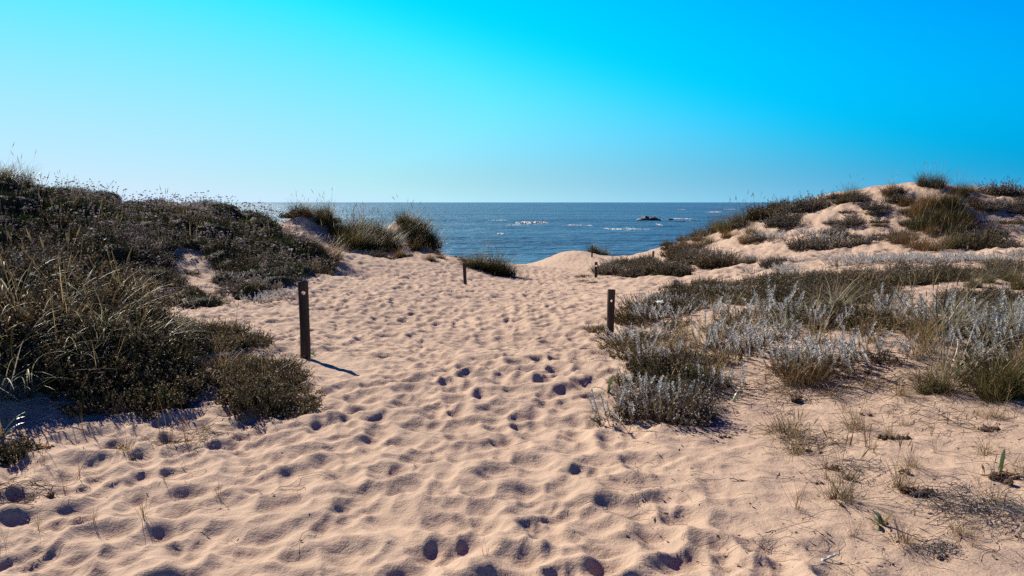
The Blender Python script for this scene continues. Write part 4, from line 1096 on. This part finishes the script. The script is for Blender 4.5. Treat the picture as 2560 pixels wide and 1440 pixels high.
def tangle(px, py, R, n, label, seed, cols, H=.06):
    x, y = on_ground(px, py); x, y = float(x[0]), float(y[0]); rng = np.random.default_rng(seed)
    S = 7; a = rng.random(n) * 6.283
    st = np.stack([rng.normal(size=n) * R * .5, rng.normal(size=n) * R * .4, H * rng.random(n)], -1)
    P = np.zeros((n, S, 3)); P[:, 0] = st
    step = R * .13 * (.5 + rng.random(n))
    for k in range(1, S):
        a = a + rng.normal(size=n) * .55
        P[:, k] = P[:, k - 1] + np.stack([np.cos(a) * step, np.sin(a) * step, rng.normal(size=n) * step * .35], -1)
    P[..., 2] = np.clip(P[..., 2], -.005, H * 1.5)
    gz = height(x + P[..., 0], y + P[..., 1]) - ground_z(x, y); P[..., 2] += gz
    g = Geo(); up = np.broadcast_to(np.array([0, 0, 1.0]), (n, 3))
    sd = unit(np.stack([-np.sin(a), np.cos(a), .3 * rng.normal(size=n)], -1)); w = np.full((n, S), .0014) * (.6 + .8 * rng.random((n, 1)))
    c = pal(rng, n, cols)
    g.ribbons(P, w, sd, c); g.ribbons(P, w, up, c)
    o = link('dead_twig_tangle', g.mesh('twigs', M_TWIG), loc=(x, y, ground_z(x, y)))
    tag(o, label, 'twigs', 'tangles of dead twigs on the sand'); o['kind'] = 'stuff'
    return o
GREYT = [(.26, .24, .23), (.18, .16, .15), (.12, .10, .085)]
BRNT = [(.16, .11, .065), (.22, .16, .10), (.09, .06, .04)]
tangle(2430, 1270, .30, 130, 'large grey tangle of dead twigs at the right picture edge', 1, GREYT, .09)
tangle(2520, 1300, .28, 110, 'grey dead twigs at the lower right picture edge', 2, GREYT, .09)
tangle(2340, 1375, .09, 90, 'small flat grey twig mat near the bottom right', 3, GREYT, .02)
tangle(2150, 1190, .20, 60, 'thin dead twigs beside the smooth hollow at right', 4, GREYT, .03)
tangle(2050, 1110, .35, 70, 'loose straw under the sprawling tuft', 5, BRNT, .04)
tangle(1960, 980, .5, 130, 'dark twigs under the front of the silver field', 6, BRNT, .06)
tangle(2300, 960, .6, 140, 'dark twigs under the right silver field', 7, BRNT, .06)
tangle(2350, 1060, .5, 70, 'sparse straw on the sand under the silver field', 8, BRNT, .04)
tangle(30, 1250, .25, 60, 'dark dry twigs lying at the left picture edge', 9, BRNT, .03)
tangle(470, 1000, .35, 110, 'fine dry twigs between the two left front bushes', 10, BRNT + STRAW[:1], .08)
tangle(60, 1040, .5, 90, 'grey stems under the left arching marram', 11, GREYT, .05)
tangle(480, 1110, .3, 60, 'thin runners on the sand before the left hummock', 12, BRNT, .03)
tangle(1640, 870, .6, 110, 'dry runners right of the near right post', 13, BRNT + RUST[:1], .06)
tangle(1700, 1000, .35, 150, 'straggly twigs around the right path edge clump', 14, BRNT + GREYT, .12)

def litter():
    """loose crumbs of leaf and twig strewn beside the path"""
    rng = np.random.default_rng(77); n = 2600
    px = np.concatenate([1480 + 1080 * rng.random(n), 0 + 760 * rng.random(n // 2), 760 + 760 * rng.random(140)])
    py = np.concatenate([690 + 740 * rng.random(n) ** 1.1, 780 + 600 * rng.random(n // 2), 720 + 720 * rng.random(140)])
    x, y = on_ground(px, py); ok = ~np.isnan(x); x, y, px = x[ok], y[ok], px[ok]
    keep = (rng.random(len(x)) < .25 + .9 * sstep(-.1, .4, perlin(x * .9, y * .9, 8))) & (rng.random(len(x)) > .85 * path_mask(x, y) * (px < 1550))
    x, y = x[keep], y[keep]; m = len(x)
    g = Geo()
    B = np.stack([x, y, height(x, y) + .004], -1)
    D = unit(rng.normal(size=(m, 3)) * [1, 1, .25]); sd = unit(np.cross(D, rng.normal(size=(m, 3)) * [.3, .3, 1]))
    L = .010 + .03 * rng.random(m) ** 2
    g.diamonds(B, D, sd, L, L * .2, pal(rng, m, RUST + BRNT + STRAW[:1]))
    k = 420
    i = rng.integers(0, m, k); S = 6; a = rng.random(k) * 6.283
    P = np.zeros((k, S, 3)); P[:, 0, :2] = B[i, :2]
    st = .02 + .04 * rng.random(k)
    for j in range(1, S):
        a = a + rng.normal(size=k) * .35
        P[:, j, :2] = P[:, j - 1, :2] + np.stack([np.cos(a), np.sin(a)], -1) * st[:, None]
    P[..., 2] = height(P[..., 0], P[..., 1]) + .006 + .02 * rng.random((k, 1)) * np.sin(np.linspace(0, 3.1, S))[None]
    g.ribbons(P, np.full((k, S), .0011), np.broadcast_to(np.array([0, 0, 1.0]), (k, 3)), pal(rng, k, BRNT + GREYT))
    g.ribbons(P, np.full((k, S), .0011), np.stack([-np.sin(a), np.cos(a), 0 * a], -1), pal(rng, k, BRNT + GREYT))
    o = link('plant_litter', g.mesh('plant_litter', M_TWIG), kind='stuff')
    o['label'] = 'loose brown crumbs of leaf and twig strewn beside the path'; o['category'] = 'litter'
litter()
